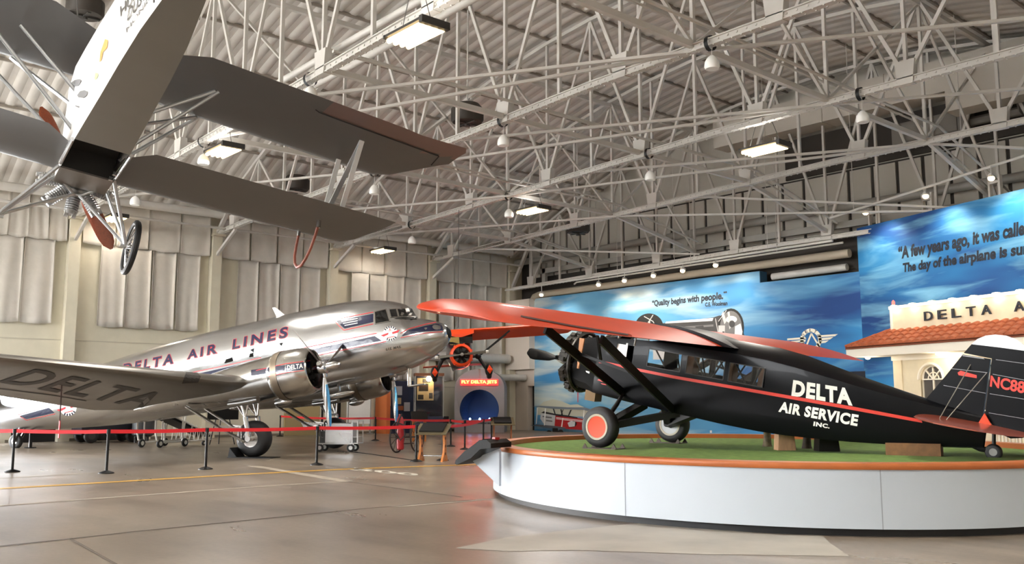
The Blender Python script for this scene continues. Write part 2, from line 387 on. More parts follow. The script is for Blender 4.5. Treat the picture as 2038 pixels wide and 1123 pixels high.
# curtains: four sheets per bay, upper and lower row
def drape(mb, y0, y1, z0, z1, seed, full=1.0, n=26, m=14):
    rnd = random.Random(seed); ph = [(rnd.uniform(.5, 3.2), rnd.uniform(0, 6.3), rnd.uniform(.25, 1), rnd.uniform(-1.2, 1.2)) for _ in range(6)]
    vs = []
    for j in range(m+1):
        v = j/m
        for i in range(n+1):
            u = i/n; d = sum(a*sin(f*(u*2.2+s*(1-v)*.5)*2+p) for f, p, a, s in ph)*.017*full*(1.15-v*.8)
            edge = .07*(abs(2*u-1)**10)*full
            zz = z0+(z1-z0)*v - (.07*sin(u*pi*1.0) if j == 0 else 0)*(rnd.random()*.3+.7)
            vs.append((XL+.16+d+edge, y0+(y1-y0)*(u*.97+.015)+.03*sin(3*v+seed)*(u-.5), zz))
    w = n+1
    mb.add(vs, [(j*w+i, j*w+i+1, (j+1)*w+i+1, (j+1)*w+i) for j in range(m) for i in range(n)], 0, True)
bays = [(8.4, 12.2), (12.2, 18.8), (18.8, 25.4), (25.4, 32.0), (32.0, 38.2)]
BN = ['white lower curtain at the far left end beside the bright window', 'white lower curtain hanging behind the hanging silver biplane\'s wheel', 'white lower curtain above the airliner\'s lettering, longer than its neighbours', 'white lower curtain above the airliner\'s cockpit roof', 'white lower curtain in the corner above the jet engine arch']
BU = ['grey upper insulation curtain behind the hanging biplane\'s engine', 'grey upper insulation curtain behind the hanging biplane\'s wheel and propeller tip', 'grey upper insulation curtain behind the hanging biplane\'s lower wing tip', 'grey upper insulation curtain behind the single lamp over the airliner nose', 'grey upper insulation curtain in the corner beside the blue mural']
for i, (a, b) in enumerate(bays):
    zb = 5.15 if i < 2 else 3.0
    t = thing('window_curtain', BN[i], 'curtain', (XL, (a+b)/2, 0), group='lower row of wall curtains')
    e = 1.15 if i < 4 else .5
    nk = 2 if i == 0 else 4; e = .5 if i == 0 else e
    for k in range(nk):
        mb = MB(); y0 = a+e+(b-a-e-.75)*k/nk; drape(mb, y0-(a+b)/2, y0+(b-a-e-.75)/nk-(a+b)/2, zb, 8.84, i*7+k, 1.5)
        mb.v = [p-V((XL, 0, 0)) for p in mb.v]; o = mb.build('curtain_sheet', CURTAIN, t)
        sol = o.modifiers.new('s', 'SOLIDIFY'); sol.thickness = .01
    t = thing('insulation_curtain', BU[i], 'curtain', (XL, (a+b)/2, 0), group='upper row of wall curtains')
    for k in range(4):
        mb = MB(); y0 = a+.3+(b-a-.6)*k/4; drape(mb, y0-(a+b)/2, y0+(b-a-.6)/4-(a+b)/2, 8.86, 10.85, i*11+k+50, .7)
        mb.v = [p-V((XL-.06, 0, 0)) for p in mb.v]; o = mb.build('curtain_sheet', CURTAIN, t)
        sol = o.modifiers.new('s', 'SOLIDIFY'); sol.thickness = .01

# doors low in the curtain wall, wall pieces in the corner
door_m = mat('dark_doorway', srgb(16, 15, 15), .6)
for i, (y0, y1, h) in enumerate(((10.2, 12.0, 1.75), (13.1, 16.0, 2.2), (25.0, 26.2, 2.6))):
    mb = MB().bb((XL, y0, 0), (XL+.06, y1, h)); mb.bb((XL+.05, y0-.08, 0), (XL+.1, y0, h+.08), 1); mb.bb((XL+.05, y1, 0), (XL+.1, y1+.08, h+.08), 1); mb.bb((XL+.05, y0, h), (XL+.1, y1, h+.08), 1)
    struct(mb.build('door_%d' % (i+1), [door_m, WALL_CREAM]))
mb = MB().bb((XL, 22.9, 0), (XL+.12, 24.9, 2.9)); struct(mb.build('door_4', mat('tan_door', srgb(168, 150, 108), .6)))
# soffit and doorway between the corner and the mural
mb = MB().bb((-43.9, 38.5, 0), (-42.5, YB, 3.7)); mb.bb((-42.5, 38.5, 2.7), (-41.7, YB, 3.7)); mb.bb((-43.9, 37.9, 3.7), (-41.7, YB, 8.0))
struct(mb.build('wall_corner', mat('warm_white_wall', srgb(222, 210, 198), .7)))
struct(MB().bb((-42.5, 38.9, 0), (-41.7, 39.0, 2.7)).build('door_5', door_m))
struct(MB().bb((XL, 10, 0), (XL+.03, 38.4, .12)).build('baseboard_left', mat('base_tape', srgb(120, 112, 98), .6)))

# gable framing above the mural
gf = MB()
x = -43.2
while x < 1: gf.bb((x, YB-.12, 9.5), (x+1.0, YB-.02, 12.3)); x += 1.16
gf = struct(gf.build('trim_20', mat('gable_panel', srgb(186, 182, 172), .7)))
gf2 = struct(MB().bb((XL, YB-.03, 7.6), (XR, YB-.01, 12.4)).build('trim_21', mat('gable_backing', srgb(58, 54, 50), .8)))
mb = MB(); mb.tube([(XL, 38.9, 10.55), (-14, 38.9, 10.6), (2, 38.9, 10.6)], .2, 12); mb.bb((-41.5, 38.5, 9.55), (2, 38.72, 9.85)); mb.bb((-41.2, 38.5, 8.9), (-40.9, 38.7, 10.2))
struct(mb.build('trim_22', GREY_STEEL))

# ================================================================ ROOF TRUSSES
def truss(y, label, full=True):
    t = thing('roof_truss', label, 'truss', (XL, y, 0), group='roof trusses', kind='structure')
    L = lambda x, z: V((x-XL, 0, z))
    zb = lambda x: 10.0 + .031*(x-XL) if x < -18 else 10.0+.031*(-18-XL)+.005*(x+18)
    if y > 38: zb = lambda x: 8.75+.02*(x-XL) if x < -25 else 9.13
    xe = 1.5
    xsb = [-44+.3, -38, -32, -26, -18, -10, -2, xe]
    mb = MB()
    for a, b in zip(xsb[:-1], xsb[1:]):
        p, q = L(a, zb(a)), L(b, zb(b)); u = V((0, 0, 1))
        mb.bar(p+u*.1, q+u*.1, .24, .03); mb.bar(p+u*.02, q+u*.02, .12, .14); mb.bar(p-u*.07, q-u*.07, .2, .025)
    mb.build('bottom_chord', WHITE_STEEL, t)
    mb = MB(); xx = -43
    while xx < 0:
        for s in (-.075, .075): mb.box(L(xx, zb(xx)-.09)+V((0, s, 0)), (.045, .04, .03)); mb.box(L(xx+.14, zb(xx)+.03)+V((0, s*.9, 0)), (.045, .03, .045))
        xx += .28
    o = mb.build('rivets', WHITE_STEEL, t); o['kind'] = 'stuff'
    xt = [-43.7]+[-41.8+2.5*i for i in range(17)]+[xe]
    mb = MB()
    for a, b in zip(xt[:-1], xt[1:]): mb.bar(L(a, zroof(a)-.3), L(b, zroof(b)-.3), .2, .14)
    mb.build('top_chord', WHITE_STEEL, t)
    for i, x in enumerate(xt[1:-1]):
        g = i % 2 == 0                                           # gusset node below
        MB().bar(L(x, zb(x)), L(x, zroof(x)-.3), .11, .1, (1, 0, 0)).build('post', WHITE_STEEL, t)
        if g:
            mb = MB(); c = L(x, zb(x)+.3)
            mb.prism([c+V((-.22, -.12, -.4)), c+V((.22, -.12, -.4)), c+V((.3, -.12, .3)), c+V((-.3, -.12, .3))], (0, .24, 0)); mb.build('gusset_plate', WHITE_STEEL, t)
            for d in (-2.5, 2.5):
                if -44 < x+d < xe: MB().bar(L(x, zb(x)+.1), L(x+d, zroof(x+d)-.35), .1, .11).build('diagonal', WHITE_STEEL, t)
    MB().bar(L(-43.7, zb(-43.7)-.1 if y < 38 else 8.7), L(-41.8, zroof(-41.8)-.4), .18, .18).build('diagonal', WHITE_STEEL, t)
    if y < 38: MB().bar(L(-43.7, 8.9), L(-41.6, zb(-41.6)-.15), .12, .14).build('knee_brace', WHITE_STEEL, t)
    return t
TL = ['white riveted steel truss with the big ceiling lamp under it, passing behind the hanging biplane', 'white riveted steel truss, second from the hanging biplane, carrying the largest white speaker dome', 'white riveted steel truss over the airliner nose, with the upright gusset beside the right hand lamp', 'white riveted steel truss just before the gable framing', 'white steel truss against the gable wall above the mural']
for y, l in zip(TY, TL): truss(y, l)
# longitudinal struts and flat braces between trusses
zb_ = lambda x: 10.0+.031*(x-XL) if x < -18 else 10.0+.031*(-18-XL)+.005*(x+18)
nm = ['first', 'second', 'third', 'last']
for i in range(4):
    y0, y1 = TY[i], TY[i+1]; z_ = (lambda x, y: zb_(x) if y < 38 else 9.3)
    t = thing('strut_frame', 'white longitudinal struts and braces in the %s roof bay counted from the hanging biplane' % nm[i], 'bracing', (XL, y0, 0), group='bracing between the trusses', kind='structure')
    Lc = lambda x, y, z: V((x-XL, y-y0, z))
    for x in (-6.8, -14.3, -21.8, -29.3, -36.8):
        MB().bar(Lc(x, y0, z_(x, y0)+.1), Lc(x, y1, z_(x, y1)+.1), .14, .16).build('strut', WHITE_STEEL, t)
        MB().tube([Lc(x+.5, y0, z_(x, y0)+.45), Lc(x+.5, y1, z_(x, y1)+.45)], .05, 6).build('conduit', WHITE_STEEL, t)
        MB().tube([Lc(x-.4, y0, z_(x, y0)+.9), Lc(x-.4, y1, z_(x, y1)+.9)], .04, 6).build('conduit', WHITE_STEEL, t)
        if x in (-14.3, -29.3):
            MB().bar(Lc(x, y0, z_(x, y0)+.1), Lc(x, y1, zroof(x)-.5), .09, .09).build('sway_brace', WHITE_STEEL, t)
            MB().bar(Lc(x, y1, z_(x, y1)+.1), Lc(x, y0, zroof(x)-.5), .09, .09).build('sway_brace', WHITE_STEEL, t)
        MB().bar(Lc(x, y0, zroof(x)-.5), Lc(x, y1, zroof(x)-.5), .16, .18).build('purlin', WHITE_STEEL, t)
    for xa, xb in ((-39, -29), (-29, -14.3), (-24.3, -14.3), (-14.3, -4.5)):
        MB().bar(Lc(xa, y0, z_(xa, y0)-.05), Lc(xb, y1, z_(xb, y1)-.05), .1, .08).build('wind_brace', WHITE_STEEL, t)
# pipes and ducts
def pipe(name, label, cat, pts, r, m=WHITE_STEEL, n=12, group='ceiling pipes', rods=()):
    p0 = V(pts[0]); o = _pl(MB().tube([V(p)-p0 for p in pts], r, n).build(name, m), p0, label, cat, group)
    for u in rods:
        a, b = V(pts[0]), V(pts[-1]); q = a+(b-a)*u; MB().tube([q-p0, V((q.x, q.y, zroof(q.x)))-p0], .015, 5).build('hanger_rod', WHITE_STEEL, o)
    return o
def _pl(o, p0, label, cat, group): o.location = p0; return tag(o, label, cat, group)
pipe('air_duct', 'fat white round duct along the curtain wall under the truss ends', 'duct', [(-43, 4, 10.75), (-43, 37.6, 10.95)], .2)
pipe('sprinkler_pipe', 'thin grey pipe below the fat duct along the curtain wall', 'pipe', [(-42.6, 4, 10.05), (-42.6, 38, 10.15)], .06)
pipe('sprinkler_pipe', 'white pipe crossing above the big ceiling lamp beside the nearest truss', 'pipe', [(-27.5, 12.6, 11.35), (-5, 12.6, 11.75)], .1)
pipe('sprinkler_pipe', 'thicker white pipe behind the hanging biplane, ending at an elbow', 'pipe', [(-29.5, 14.6, 12.1), (-13.5, 14.6, 12.4)], .12)
pipe('air_duct', 'beige round duct with an elbow along the top edge of the blue mural', 'duct', [(-41.9, 38.35, 7.0), (-41.9, 38.35, 7.9), (-41.75, 38.4, 8.15), (-41.4, 38.45, 8.25), (-30, 38.45, 8.3), (-20.9, 38.45, 8.35)], .2, mat('duct_beige', srgb(176, 166, 148), .6))
pipe('lighting_rail', 'white lighting rail in front of the mural carrying the small floodlights', 'rail', [(-42.3, 36.5, 8.45), (-25, 36.5, 8.6), (-20.6, 36.5, 8.65)], .06, rods=(.1, .35, .6, .85))
pipe('lighting_rail', 'thin white rail over the tall blue panel carrying floodlights', 'rail', [(-20.5, 36.2, 9.6), (-8, 33.5, 10.6)], .05, rods=(.1, .5, .9))
pipe('air_duct', 'short fat white duct in the notch above the mural, with a black clamp', 'duct', [(-25.2, 38.9, 7.75), (-21.3, 38.9, 7.8)], .17)
pipe('sprinkler_pipe', 'thin white pipe above the beige duct of the mural', 'pipe', [(-38, 38.1, 8.55), (-37.8, 38.1, 8.65), (-21, 38.1, 8.8)], .05, rods=(.2, .5, .8))
pipe('air_duct', 'horizontal white duct on the corner wall above the jet engine arch', 'duct', [(-43.3, 31.5, 4.35), (-43.3, 37.6, 4.35)], .28)
pipe('air_duct', 'shorter white duct on the corner wall beside the arch, at sign height', 'duct', [(-43.3, 35.5, 3.2), (-42.6, 38.4, 3.2)], .2)
pipe('drain_pipe', 'vertical grey pipe on the corner wall right of the arch', 'pipe', [(-43.6, 37.4, 0), (-43.6, 37.4, 3.1)], .12, GREY_STEEL)
# big white air handling duct in the far gable
mb = MB(); mb.bb((-18, -.6, 0), (0, .6, 1.4)); mb.bb((-6, -1.6, -1.2), (0, -.6, .6))
for x in (-15, -12, -9, -6, -3): mb.bb((x-.03, -.63, -.03), (x+.03, .63, 1.43))
o = mb.build('air_duct', mat('duct_white', srgb(190, 184, 174), .6)); o.location = (-9.5, 38.2, 14.4); tag(o, 'large boxy white air duct high in front of the gable wall', 'duct')
struct(MB().bb((-24.5, YB-.14, 12.45), (2, YB-.02, 14.4)).build('trim_23', mat('recess_shade', srgb(58, 54, 50), .8)))  # dark sheet painting in the shade of the gap below the duct
mb = MB(); mb.bb((-1.6, -.4, -.5), (1.6, .4, .5)); mb.bb((-1.2, -.45, -.35), (-.2, -.4, .3)); mb.bb((.1, -.45, -.35), (1.2, -.4, .3)); mb.tube([(1.6, 0, 0), (3.5, 0, 0), (3.5, 0, .8)], .2, 10)
o = mb.build('air_handler', mat('plant_grey', srgb(120, 116, 110), .7)); o.location = (-17, 38.7, 13.2); tag(o, 'grey machinery unit in the dark gap below the boxy duct', 'machinery')

# ================================================================ CEILING LAMPS
def hid(px, z, label, power=HID_POWER):
    p = onZ(*px, z) if len(px) == 2 else V(px)
    t = thing('ceiling_lamp', label, 'lamp', p, (0, 0, rad(0)), 'rectangular ceiling lamps')
    mb = MB(); mb.bb((-.72, -.36, .04), (.72, .36, .1)); mb.bb((.66, -.38, -.05), (.78, .38, .12)); mb.bb((-.76, -.37, .02), (-.7, .37, .1)); mb.build('housing', DARK_STEEL, t)
    for i in range(4): MB().tube([(-.68, -.27+.18*i, -.03), (.66, -.27+.18*i, -.03)], .06, 8).build('tube_lamp', TUBE_GLOW, t)
    h = 10.8-p.z+.3
    mb = MB()
    for sx_ in (-.6, .6): mb.tube([(sx_, 0, .1), (sx_*.3, 0, h)], .012, 4)
    mb.build('hanger_wire', CABLE, t)
    l = bpy.data.lights.new('lamp_light', 'AREA'); l.shape = 'RECTANGLE'; l.size = 1.3; l.size_y = .6; l.energy = power; l.color = (1, .94, .86)
    lo = bpy.data.objects.new('lamp_light', l); COL.objects.link(lo); lo.parent = t; lo.location = (0, 0, -.12)
    l = bpy.data.lights.new('added_uplight', 'AREA'); l.shape = 'RECTANGLE'; l.size = 1.3; l.size_y = .6; l.energy = power*.05; l.color = (1, .94, .86); lo = bpy.data.objects.new('added_uplight', l); COL.objects.link(lo); lo.parent = t; lo.location = (0, 0, .16); lo.rotation_euler = (pi, 0, 0)  # extra light added over the housing to brighten the roof
    return t
hid((827, 68), 9.9, 'biggest rectangular ceiling lamp, glowing warm beside the nearest truss')
hid((445, 300), 9.9, 'glowing ceiling lamp seen between the hanging biplane\'s two right wings')
hid((228, 435), 9.9, 'glowing ceiling lamp seen between the hanging biplane\'s wheel struts', HID_POWER*.12)
hid((762, 499), 9.9, 'small ceiling lamp near the curtain wall above the airliner\'s cockpit', HID_POWER*.12)
hid((1060, 419), 9.9, 'slim ceiling lamp between two trusses above the mural\'s left end')
hid((1522, 297), 9.9, 'long ceiling lamp hanging on a looped cord over the black monoplane')
for x, y in ((-28.8, -1), (-16.4, -1), (-4, -1), (-4, 12.2), (-42, -1), (-4, 25.6)): hid((x, y, 9.9), 9.9, 'added rectangular ceiling lamp out of view in the front half of the hall')  # unseen lamps added to light the rest of the hall
# speaker domes
pn = ['largest white speaker dome, hanging from the second truss near its black clamp', 'white speaker dome beside a small white box below the hanging wing tip', 'white speaker dome at right, below a black clamp in front of the duct', 'white speaker dome hanging over the middle of the mural near a knot of braces', 'white speaker dome just left of the slim ceiling lamp', 'small white speaker dome over the airliner nose near the curtain wall', 'small white speaker dome under the hanging upper wing tip', 'white speaker dome at the rear edge of the hanging upper wing', 'white speaker dome beside the lamp seen between the hanging wings', 'white speaker dome just under the hanging lower wing near the fuselage']
pp = [(18.8, (1417, 125)), (18.8, (1002, 280)), (25.4, (1717, 233)), (25.4, (1294, 350)), (25.4, (1013, 425)), (25.4, (820, 478)), (18.8, (745, 378)), (12.2, (618, 185)), (12.2, (405, 318)), (12.2, (269, 400))]
for (y, q), l in zip(pp, pn):
    p = onY(*q, y); t = thing('speaker_dome', l, 'speaker', p, group='white hanging speaker domes')
    zc = zb_(p.x)-p.z
    MB().lathe((0, 0, -.17), (0, 0, 1), [(0, .05), (0, .17), (.06, .2), (.2, .18), (.3, .12), (.36, .05)], 20, 0, True, True).build('dome', PAINT_WHITE, t)
    MB().tube([(0, 0, .15), (0, 0, zc+.05)], .012, 5).build('cord', WHITE_STEEL, t)
    MB().lathe((-.1, 0, zc), (1, 0, 0), [(0, .2), (.12, .2)], 12).build('clamp', BLACK, t)
# round unit heaters / fans
for q, Y, l in (((930, 226), 21, 'dark round fan drum above the hanging wing tip'), ((590, 365), 21, 'dark round fan drum between the hanging wings'), ((1150, 450), 33.5, 'dark round fan drum behind the truss above the mural\'s left end'), ((170, 12), 9, 'dark round fan drum at the top left behind the hanging biplane')):
    p = onY(*q, Y); t = thing('fan_drum', l, 'fan', p, group='dark round fan drums')
    MB().lathe((0, 0, -.35), (0, 0, 1), [(0, .55), (.1, .62), (.5, .62), (.7, .45)], 24, 0, True, True).build('drum', mat('fan_dark', srgb(58, 52, 46), .6), t)
    mb = MB()
    for k in range(4): a = k*pi/2; mb.bar((0, 0, -.4), (.5*cos(a), .5*sin(a), -.4), .12, .03)
    mb.tube([(0, 0, -.5), (0, 0, -.3)], .1); mb.build('blades', DARK_STEEL, t)
    MB().tube([(0, 0, .3), (0, 0, zroof(p.x)-p.z-.2)], .03, 6).build('hanger_rod', WHITE_STEEL, t)
# floodlights over the murals
FL = [((1078, 585), 'leftmost floodlight over the blue mural, beside the duct elbow'), ((1191.6, 565), 'floodlight over the mural at the right end of the grey box'), ((1243, 557), 'floodlight over the mural, third from the duct elbow'), ((1300.6, 547), 'floodlight over the mural, above the opening quote mark'), ((1359, 537), 'floodlight over the mural above the middle of the quote'), ((1424.6, 526), 'floodlight over the mural above the end of the quote'), ((1723, 421), 'floodlight over the left corner of the tall blue panel'), ((1842.5, 388), 'middle floodlight over the tall blue panel'), ((1973, 352), 'rightmost floodlight over the tall blue panel')]
for i, (q, l) in enumerate(FL):
    p = onY(*q, 36.5) if i < 6 else on_plane(q[0], q[1], (-20.4, 36.9, 0), (.32, .947, 0))
    t = thing('floodlight', l, 'lamp', p, (0, 0, 0), 'floodlights over the murals')
    MB().lathe((0, .02, .0), (0, 1, -.5), [(-.16, .06), (-.1, .1), (.06, .13)], 14, 0, True).build('shade', WHITE_STEEL, t)
    MB().ell((0, -.02, -.06), (.12, .13, .1), 10, 6).build('bulb', FLOOD_GLOW, t)
    rz = (8.45+.2*(p.x+42.3)/21.7) if i < 6 else 9.6+1.0*(p.x+20.5)/12.5
    MB().tube([(0, 0, .05), (0, 0, max(rz-p.z, .1))], .02, 6).build('stem', WHITE_STEEL, t)
    d = bpy.data.lights.new('flood_light', 'SPOT'); d.energy = FLOOD_POWER; d.color = (1, .88, .7); d.spot_size = rad(110); d.spot_blend = .8; d.shadow_soft_size = .12
    lo = bpy.data.objects.new('flood_light', d); COL.objects.link(lo); lo.parent = t; lo.location = (0, .12, -.12); lo.rotation_euler = V((.15, .6, -1)).to_track_quat('-Z', 'Y').to_euler()
# small extra hall fittings seen among the trusses
for q, Y, l in (((1492, 663-420), 32.0, 'x'),): pass
# ================================================================ shared aircraft pieces
def spline(tab, x, j):
    """catmull-rom through rows (x, ...) sorted by falling x"""
    n = len(tab)
    for i in range(n-1):
        if tab[i][0] >= x >= tab[i+1][0]:
            p0 = tab[max(i-1, 0)]; p1 = tab[i]; p2 = tab[i+1]; p3 = tab[min(i+2, n-1)]
            h = p2[0]-p1[0]; t = (x-p1[0])/h if h else 0
            m1 = (p2[j]-p0[j])/(p2[0]-p0[0])*h if p2[0] != p0[0] else 0
            m2 = (p3[j]-p1[j])/(p3[0]-p1[0])*h if p3[0] != p1[0] else 0
            return (2*t**3-3*t*t+1)*p1[j]+(t**3-2*t*t+t)*m1+(-2*t**3+3*t*t)*p2[j]+(t**3-t*t)*m2
    return tab[-1][j]
def blade(mb, hub, ax, d, R, w, r0=.12, mi=0, twist=(60, 18), th=.16, tip=.55):
    """propeller blade from hub along d; ax is the shaft direction"""
    hub = V(hub); ax = V(ax).normalized(); d = V(d).normalized(); c = d.cross(ax).normalized(); rings = []
    for i in range(13):
        u = i/12; r = r0+(R-r0)*u; a = rad(twist[0]+(twist[1]-twist[0])*u)
        ww = w*(.28+.72*min(1, u/.35)**.8)*(1 if u < tip else math.sqrt(max(.03, 1-((u-tip)/(1-tip))**2.4))); tt = max(ww*th*(1.6-1.2*u), .012)
        cc = c*cos(a)-ax*sin(a); nn = c*sin(a)+ax*cos(a); o = hub+d*r
        rings.append([o+cc*(ww/2*cos(2*pi*k/12))+nn*(tt/2*sin(2*pi*k/12)) for k in range(12)])
    mb.loft(rings, True, True, mi)
def radial_engine(mb, o, ax, n, r0, r1, cr, mi=0, phase=0.0):
    """cylinders around a crankcase, finned"""
    o = V(o); ax = V(ax).normalized(); u = V((0, 0, 1)); u = (u-ax*u.dot(ax)).normalized(); w = ax.cross(u)
    mb.lathe(o, ax, [(-.25, r0*.9), (-.1, r0), (.12, r0), (.25, r0*.55), (.34, r0*.3)], 20, mi, True, True)
    for k in range(n):
        a = phase+2*pi*k/n; d = u*cos(a)+w*sin(a); t = ax.cross(d)
        prof = [(r0*.9, cr*.7)]; r = r0
        while r < r1-.06: prof += [(r, cr*.7), (r+.006, cr), (r+.02, cr), (r+.026, cr*.75)]; r += .042
        mb.lathe(o, d, [(p, q) for p, q in prof]+[(r1-.05, cr*.9), (r1, cr*.7)], 10, mi, True, True)
        for s in (-1, 1):
            mb.box(o+d*(r1+.0)+t*s*cr*.55, (cr*.7, cr*.55, .09), M((ax, t, d)).transposed(), mi)
            mb.tube([o+d*r0*.9+t*s*cr*.4+ax*.16, o+d*(r1-.02)+t*s*cr*.55+ax*.1], .016, 6, mi)
def wheel(mb, c, ax, R, w, hub, mi_t=0, mi_h=1, dish=True, mi_rim=None):
    c = V(c); ax = V(ax).normalized(); rr = R-hub
    prof = [(-w*.38, hub)]+[(w/2*sin(a)*1.0, hub+rr*(.5+.5*cos(a)) if abs(a) < 1.6 else hub) for a in [(-1.5+3.0*i/14) for i in range(15)]]+[(w*.38, hub)]
    mb.lathe(c, ax, [(-w*.38, hub)]+[(w/2*math.copysign(abs(sin(a))**.8, a), hub+rr*max(0, cos(a))**.55) for a in [(-pi/2+pi*i/16) for i in range(17)]]+[(w*.38, hub)], 32, mi_t)
    if dish:
        mb.lathe(c, ax, [(-w*.47, .001), (-w*.475, hub*.6), (-w*.5, hub*.99), (-w*.36, hub)], 32, mi_h); mb.lathe(c, ax, [(w*.47, .001), (w*.475, hub*.6), (w*.5, hub*.99), (w*.36, hub)], 32, mi_h)
    if mi_rim is not None:
        for s in (-1, 1): mb.lathe(c, ax, [(s*w*.47, hub*.9), (s*w*.53, hub*.92), (s*w*.54, hub*1.08), (s*w*.46, hub*1.12)], 32, mi_rim)

# ================================================================ SILVER AIRLINER
A1 = thing('airliner', 'polished silver twin propeller airliner with navy lettering behind red barrier tapes', 'airplane', (-29.03, 15.66, 0), (0, rad(-10.5), rad(33.6)))
# x, top z, bottom z, half width
FT = [(6.12, 3.00, 2.90, .03), (6.05, 3.17, 2.72, .24), (5.9, 3.30, 2.54, .40), (5.6, 3.45, 2.36, .60), (5.2, 3.60, 2.19, .80), (4.7, 3.72, 2.06, .97), (4.0, 3.86, 1.97, 1.10), (3.0, 4.2, 1.93, 1.2), (1.5, 4.7, 1.93, 1.25), (0, 4.75, 1.95, 1.26), (-3, 4.75, 1.97, 1.26), (-5.5, 4.62, 2.07, 1.24), (-8, 4.42, 2.3, 1.08), (-10.5, 4.2, 2.64, .8), (-12.8, 4.0, 3.05, .48), (-14.4, 3.8, 3.4, .12)]
ROOF = [(5.02, 3.62), (4.80, 4.10), (4.5, 4.30), (4.1, 4.45), (3.6, 4.58), (3.0, 4.67), (2.2, 4.74), (1.0, 4.76), (-15, 4.76)]
def fus_ring(x, n=56):
    zt, zb, w = spline(FT, x, 1), spline(FT, x, 2), spline(FT, x, 3); cab = 0
    if 1.0 < x < 5.0: cab = spline(ROOF, x, 1)
    zc = zb+(min(zt, 3.9 if x > 1 else zt)-zb)*.52; ring = []
    for k in range(n):
        a = 2*pi*k/n; c, s = cos(a), sin(a); y = w*math.copysign(abs(c)**.92, c)
        z = zc+(zt-zc)*s if s > 0 else zc+(zc-zb)*s
        if cab and s > 0:
            zz = zc+(cab-zc)*s; z = max(z, zz); 
            if s > .5: y *= 1-.10*min(1, (s-.5)/.5)*(1 if x > 2.4 else max(0, (x-1)/1.4))
        ring.append(V((x, y, z)))
    return ring
xs_ = [6.12, 6.09, 6.05, 5.98, 5.9, 5.75, 5.6, 5.4, 5.2, 5.03, 4.99, 4.81, 4.7, 4.5, 4.3, 4.1, 3.8, 3.5, 3.2, 2.9, 2.5, 2, 1.5, 1, .5, 0, -1, -2, -3, -4, -5, -6, -7, -8, -9, -10, -11, -12, -12.8, -13.6, -14.4]
fus = MB().loft([fus_ring(x) for x in xs_], True, True).build('fuselage', ALU, A1, 25)
H1 = surf_bvh(fus)
nosecap = MB().lathe((6.02, 0, 2.95), (1, 0, 0), [(.04, .21), (.08, .17), (.11, .07), (.12, .01)], 20).build('nose_cap', BLACK, A1)
# paint on the fuselage
G = lambda n, p, m, off=.008, ml=14: lay_polys(n, p, H1, m, fus, off, ml)
[G('cheat_line', [p], NAVY) for p in ([(600, 700), (628, 694), (700, 679), (746, 669), (760, 678.5), (700, 690), (640, 702), (600, 712)], [(380, 747), (430, 736), (505, 719.5), (545, 711), (545, 724), (455, 742), (380, 760)], [(799, 669.6), (809.5, 658.8), (848, 648.8), (868, 645.2), (887.5, 644.2), (891.8, 649.5), (892.3, 657), (847, 659.8)], [(668.6, 638.5), (743, 625), (743, 641), (685.6, 654)], [(40, 828), (97, 812), (108, 822), (53, 834)])]
for g_ in (band([(590, 695.5), (628, 688), (700, 673.5), (750, 663.5)], 1.3), band([(590, 717), (640, 706), (700, 693.5), (768, 680)], 1.3), band([(797, 672.5), (847, 663.2), (891, 659.5)], 1.2), band([(797, 664), (812, 655.2), (848, 645.4), (868, 641.8), (886, 641)], 1.2), band([(663, 637), (743, 621.5)], 1.3), band([(663, 637), (684, 657.5), (743, 645)], 1.3), band([(380, 742), (430, 732), (520, 712)], 1.2), band([(36, 826), (100, 809), (120, 806)], 1.0), band([(40, 829), (53, 836.5), (110, 824)], 1.0)): G('pinstripe', g_, PIN_RED, .009)
G('white_bars', band([(680, 640.5), (712, 634.5)], 1.6)+band([(683, 644.5), (712, 639)], 1.6)+band([(686, 648.5), (712, 643.5)], 1.6), PAINT_WHITE, .014)
LQ = [('DELTA', [(247, 725), (347.5, 703.5), (345, 724), (244, 744)]), ('AIR', [(375, 698), (434, 683.2), (432, 703.5), (373, 715.5)]), ('LINES', [(465, 675.8), (574, 649.8), (571.5, 671.8), (462.5, 696)])]
for s, q in LQ:
    lay_text('red_outline', s, q, H1, PIN_RED, fus, .008, .062, 0, 10, 1.45, inner=.034); lay_text('lettering', s, q, H1, NAVY, fus, .014, .034, 0, 10, 1.45)
lay_text('lettering', 'U.S. MAIL', [(768.5, 693), (799, 687.5), (798.5, 692.6), (768, 698.5)], H1, WING_GREY, fus, .01, .02, 0, 8)
# winged triangle roundel, near the nose and near the tail
def roundel(c, r, tilt=0.0, full=True):
    cx, cy = c; T = lambda x, y: (cx+r*(x*cos(tilt)-y*sin(tilt)), cy+r*(x*sin(tilt)+y*cos(tilt)))
    P = lambda pts: [T(*p) for p in pts]
    G('roundel_disc', [[T(cos(2*pi*k/28), sin(2*pi*k/28)) for k in range(28)]], PAINT_WHITE, .008, 20)
    G('roundel_ring', [[T(q[0], q[1]) for q in p] for i, p in enumerate(ring2((0, 0), .74, 1.0, 36)) if i % 2 == 0 and not (14 <= i <= 20 or i in (0, 1, 2, 34, 35))], NAVY, .012, 20)
    G('roundel_wings', [P([(-1.35, .1), (-.25, -.12), (-.3, .1), (-1.0, .34)]), P([(1.35, -.35), (.25, -.12), (.3, .12), (1.0, .02)]), P([(-.5, .52), (.5, .42), (.5, .5), (-.5, .6)]), P([(0, -.72), (.16, -.3), (.1, -.3), (0, -.55), (-.1, -.28), (-.16, -.28)])], PIN_RED, .016, 20)
roundel((777, 664), 14.5, -.12); roundel((136, 811), 17, -.15)
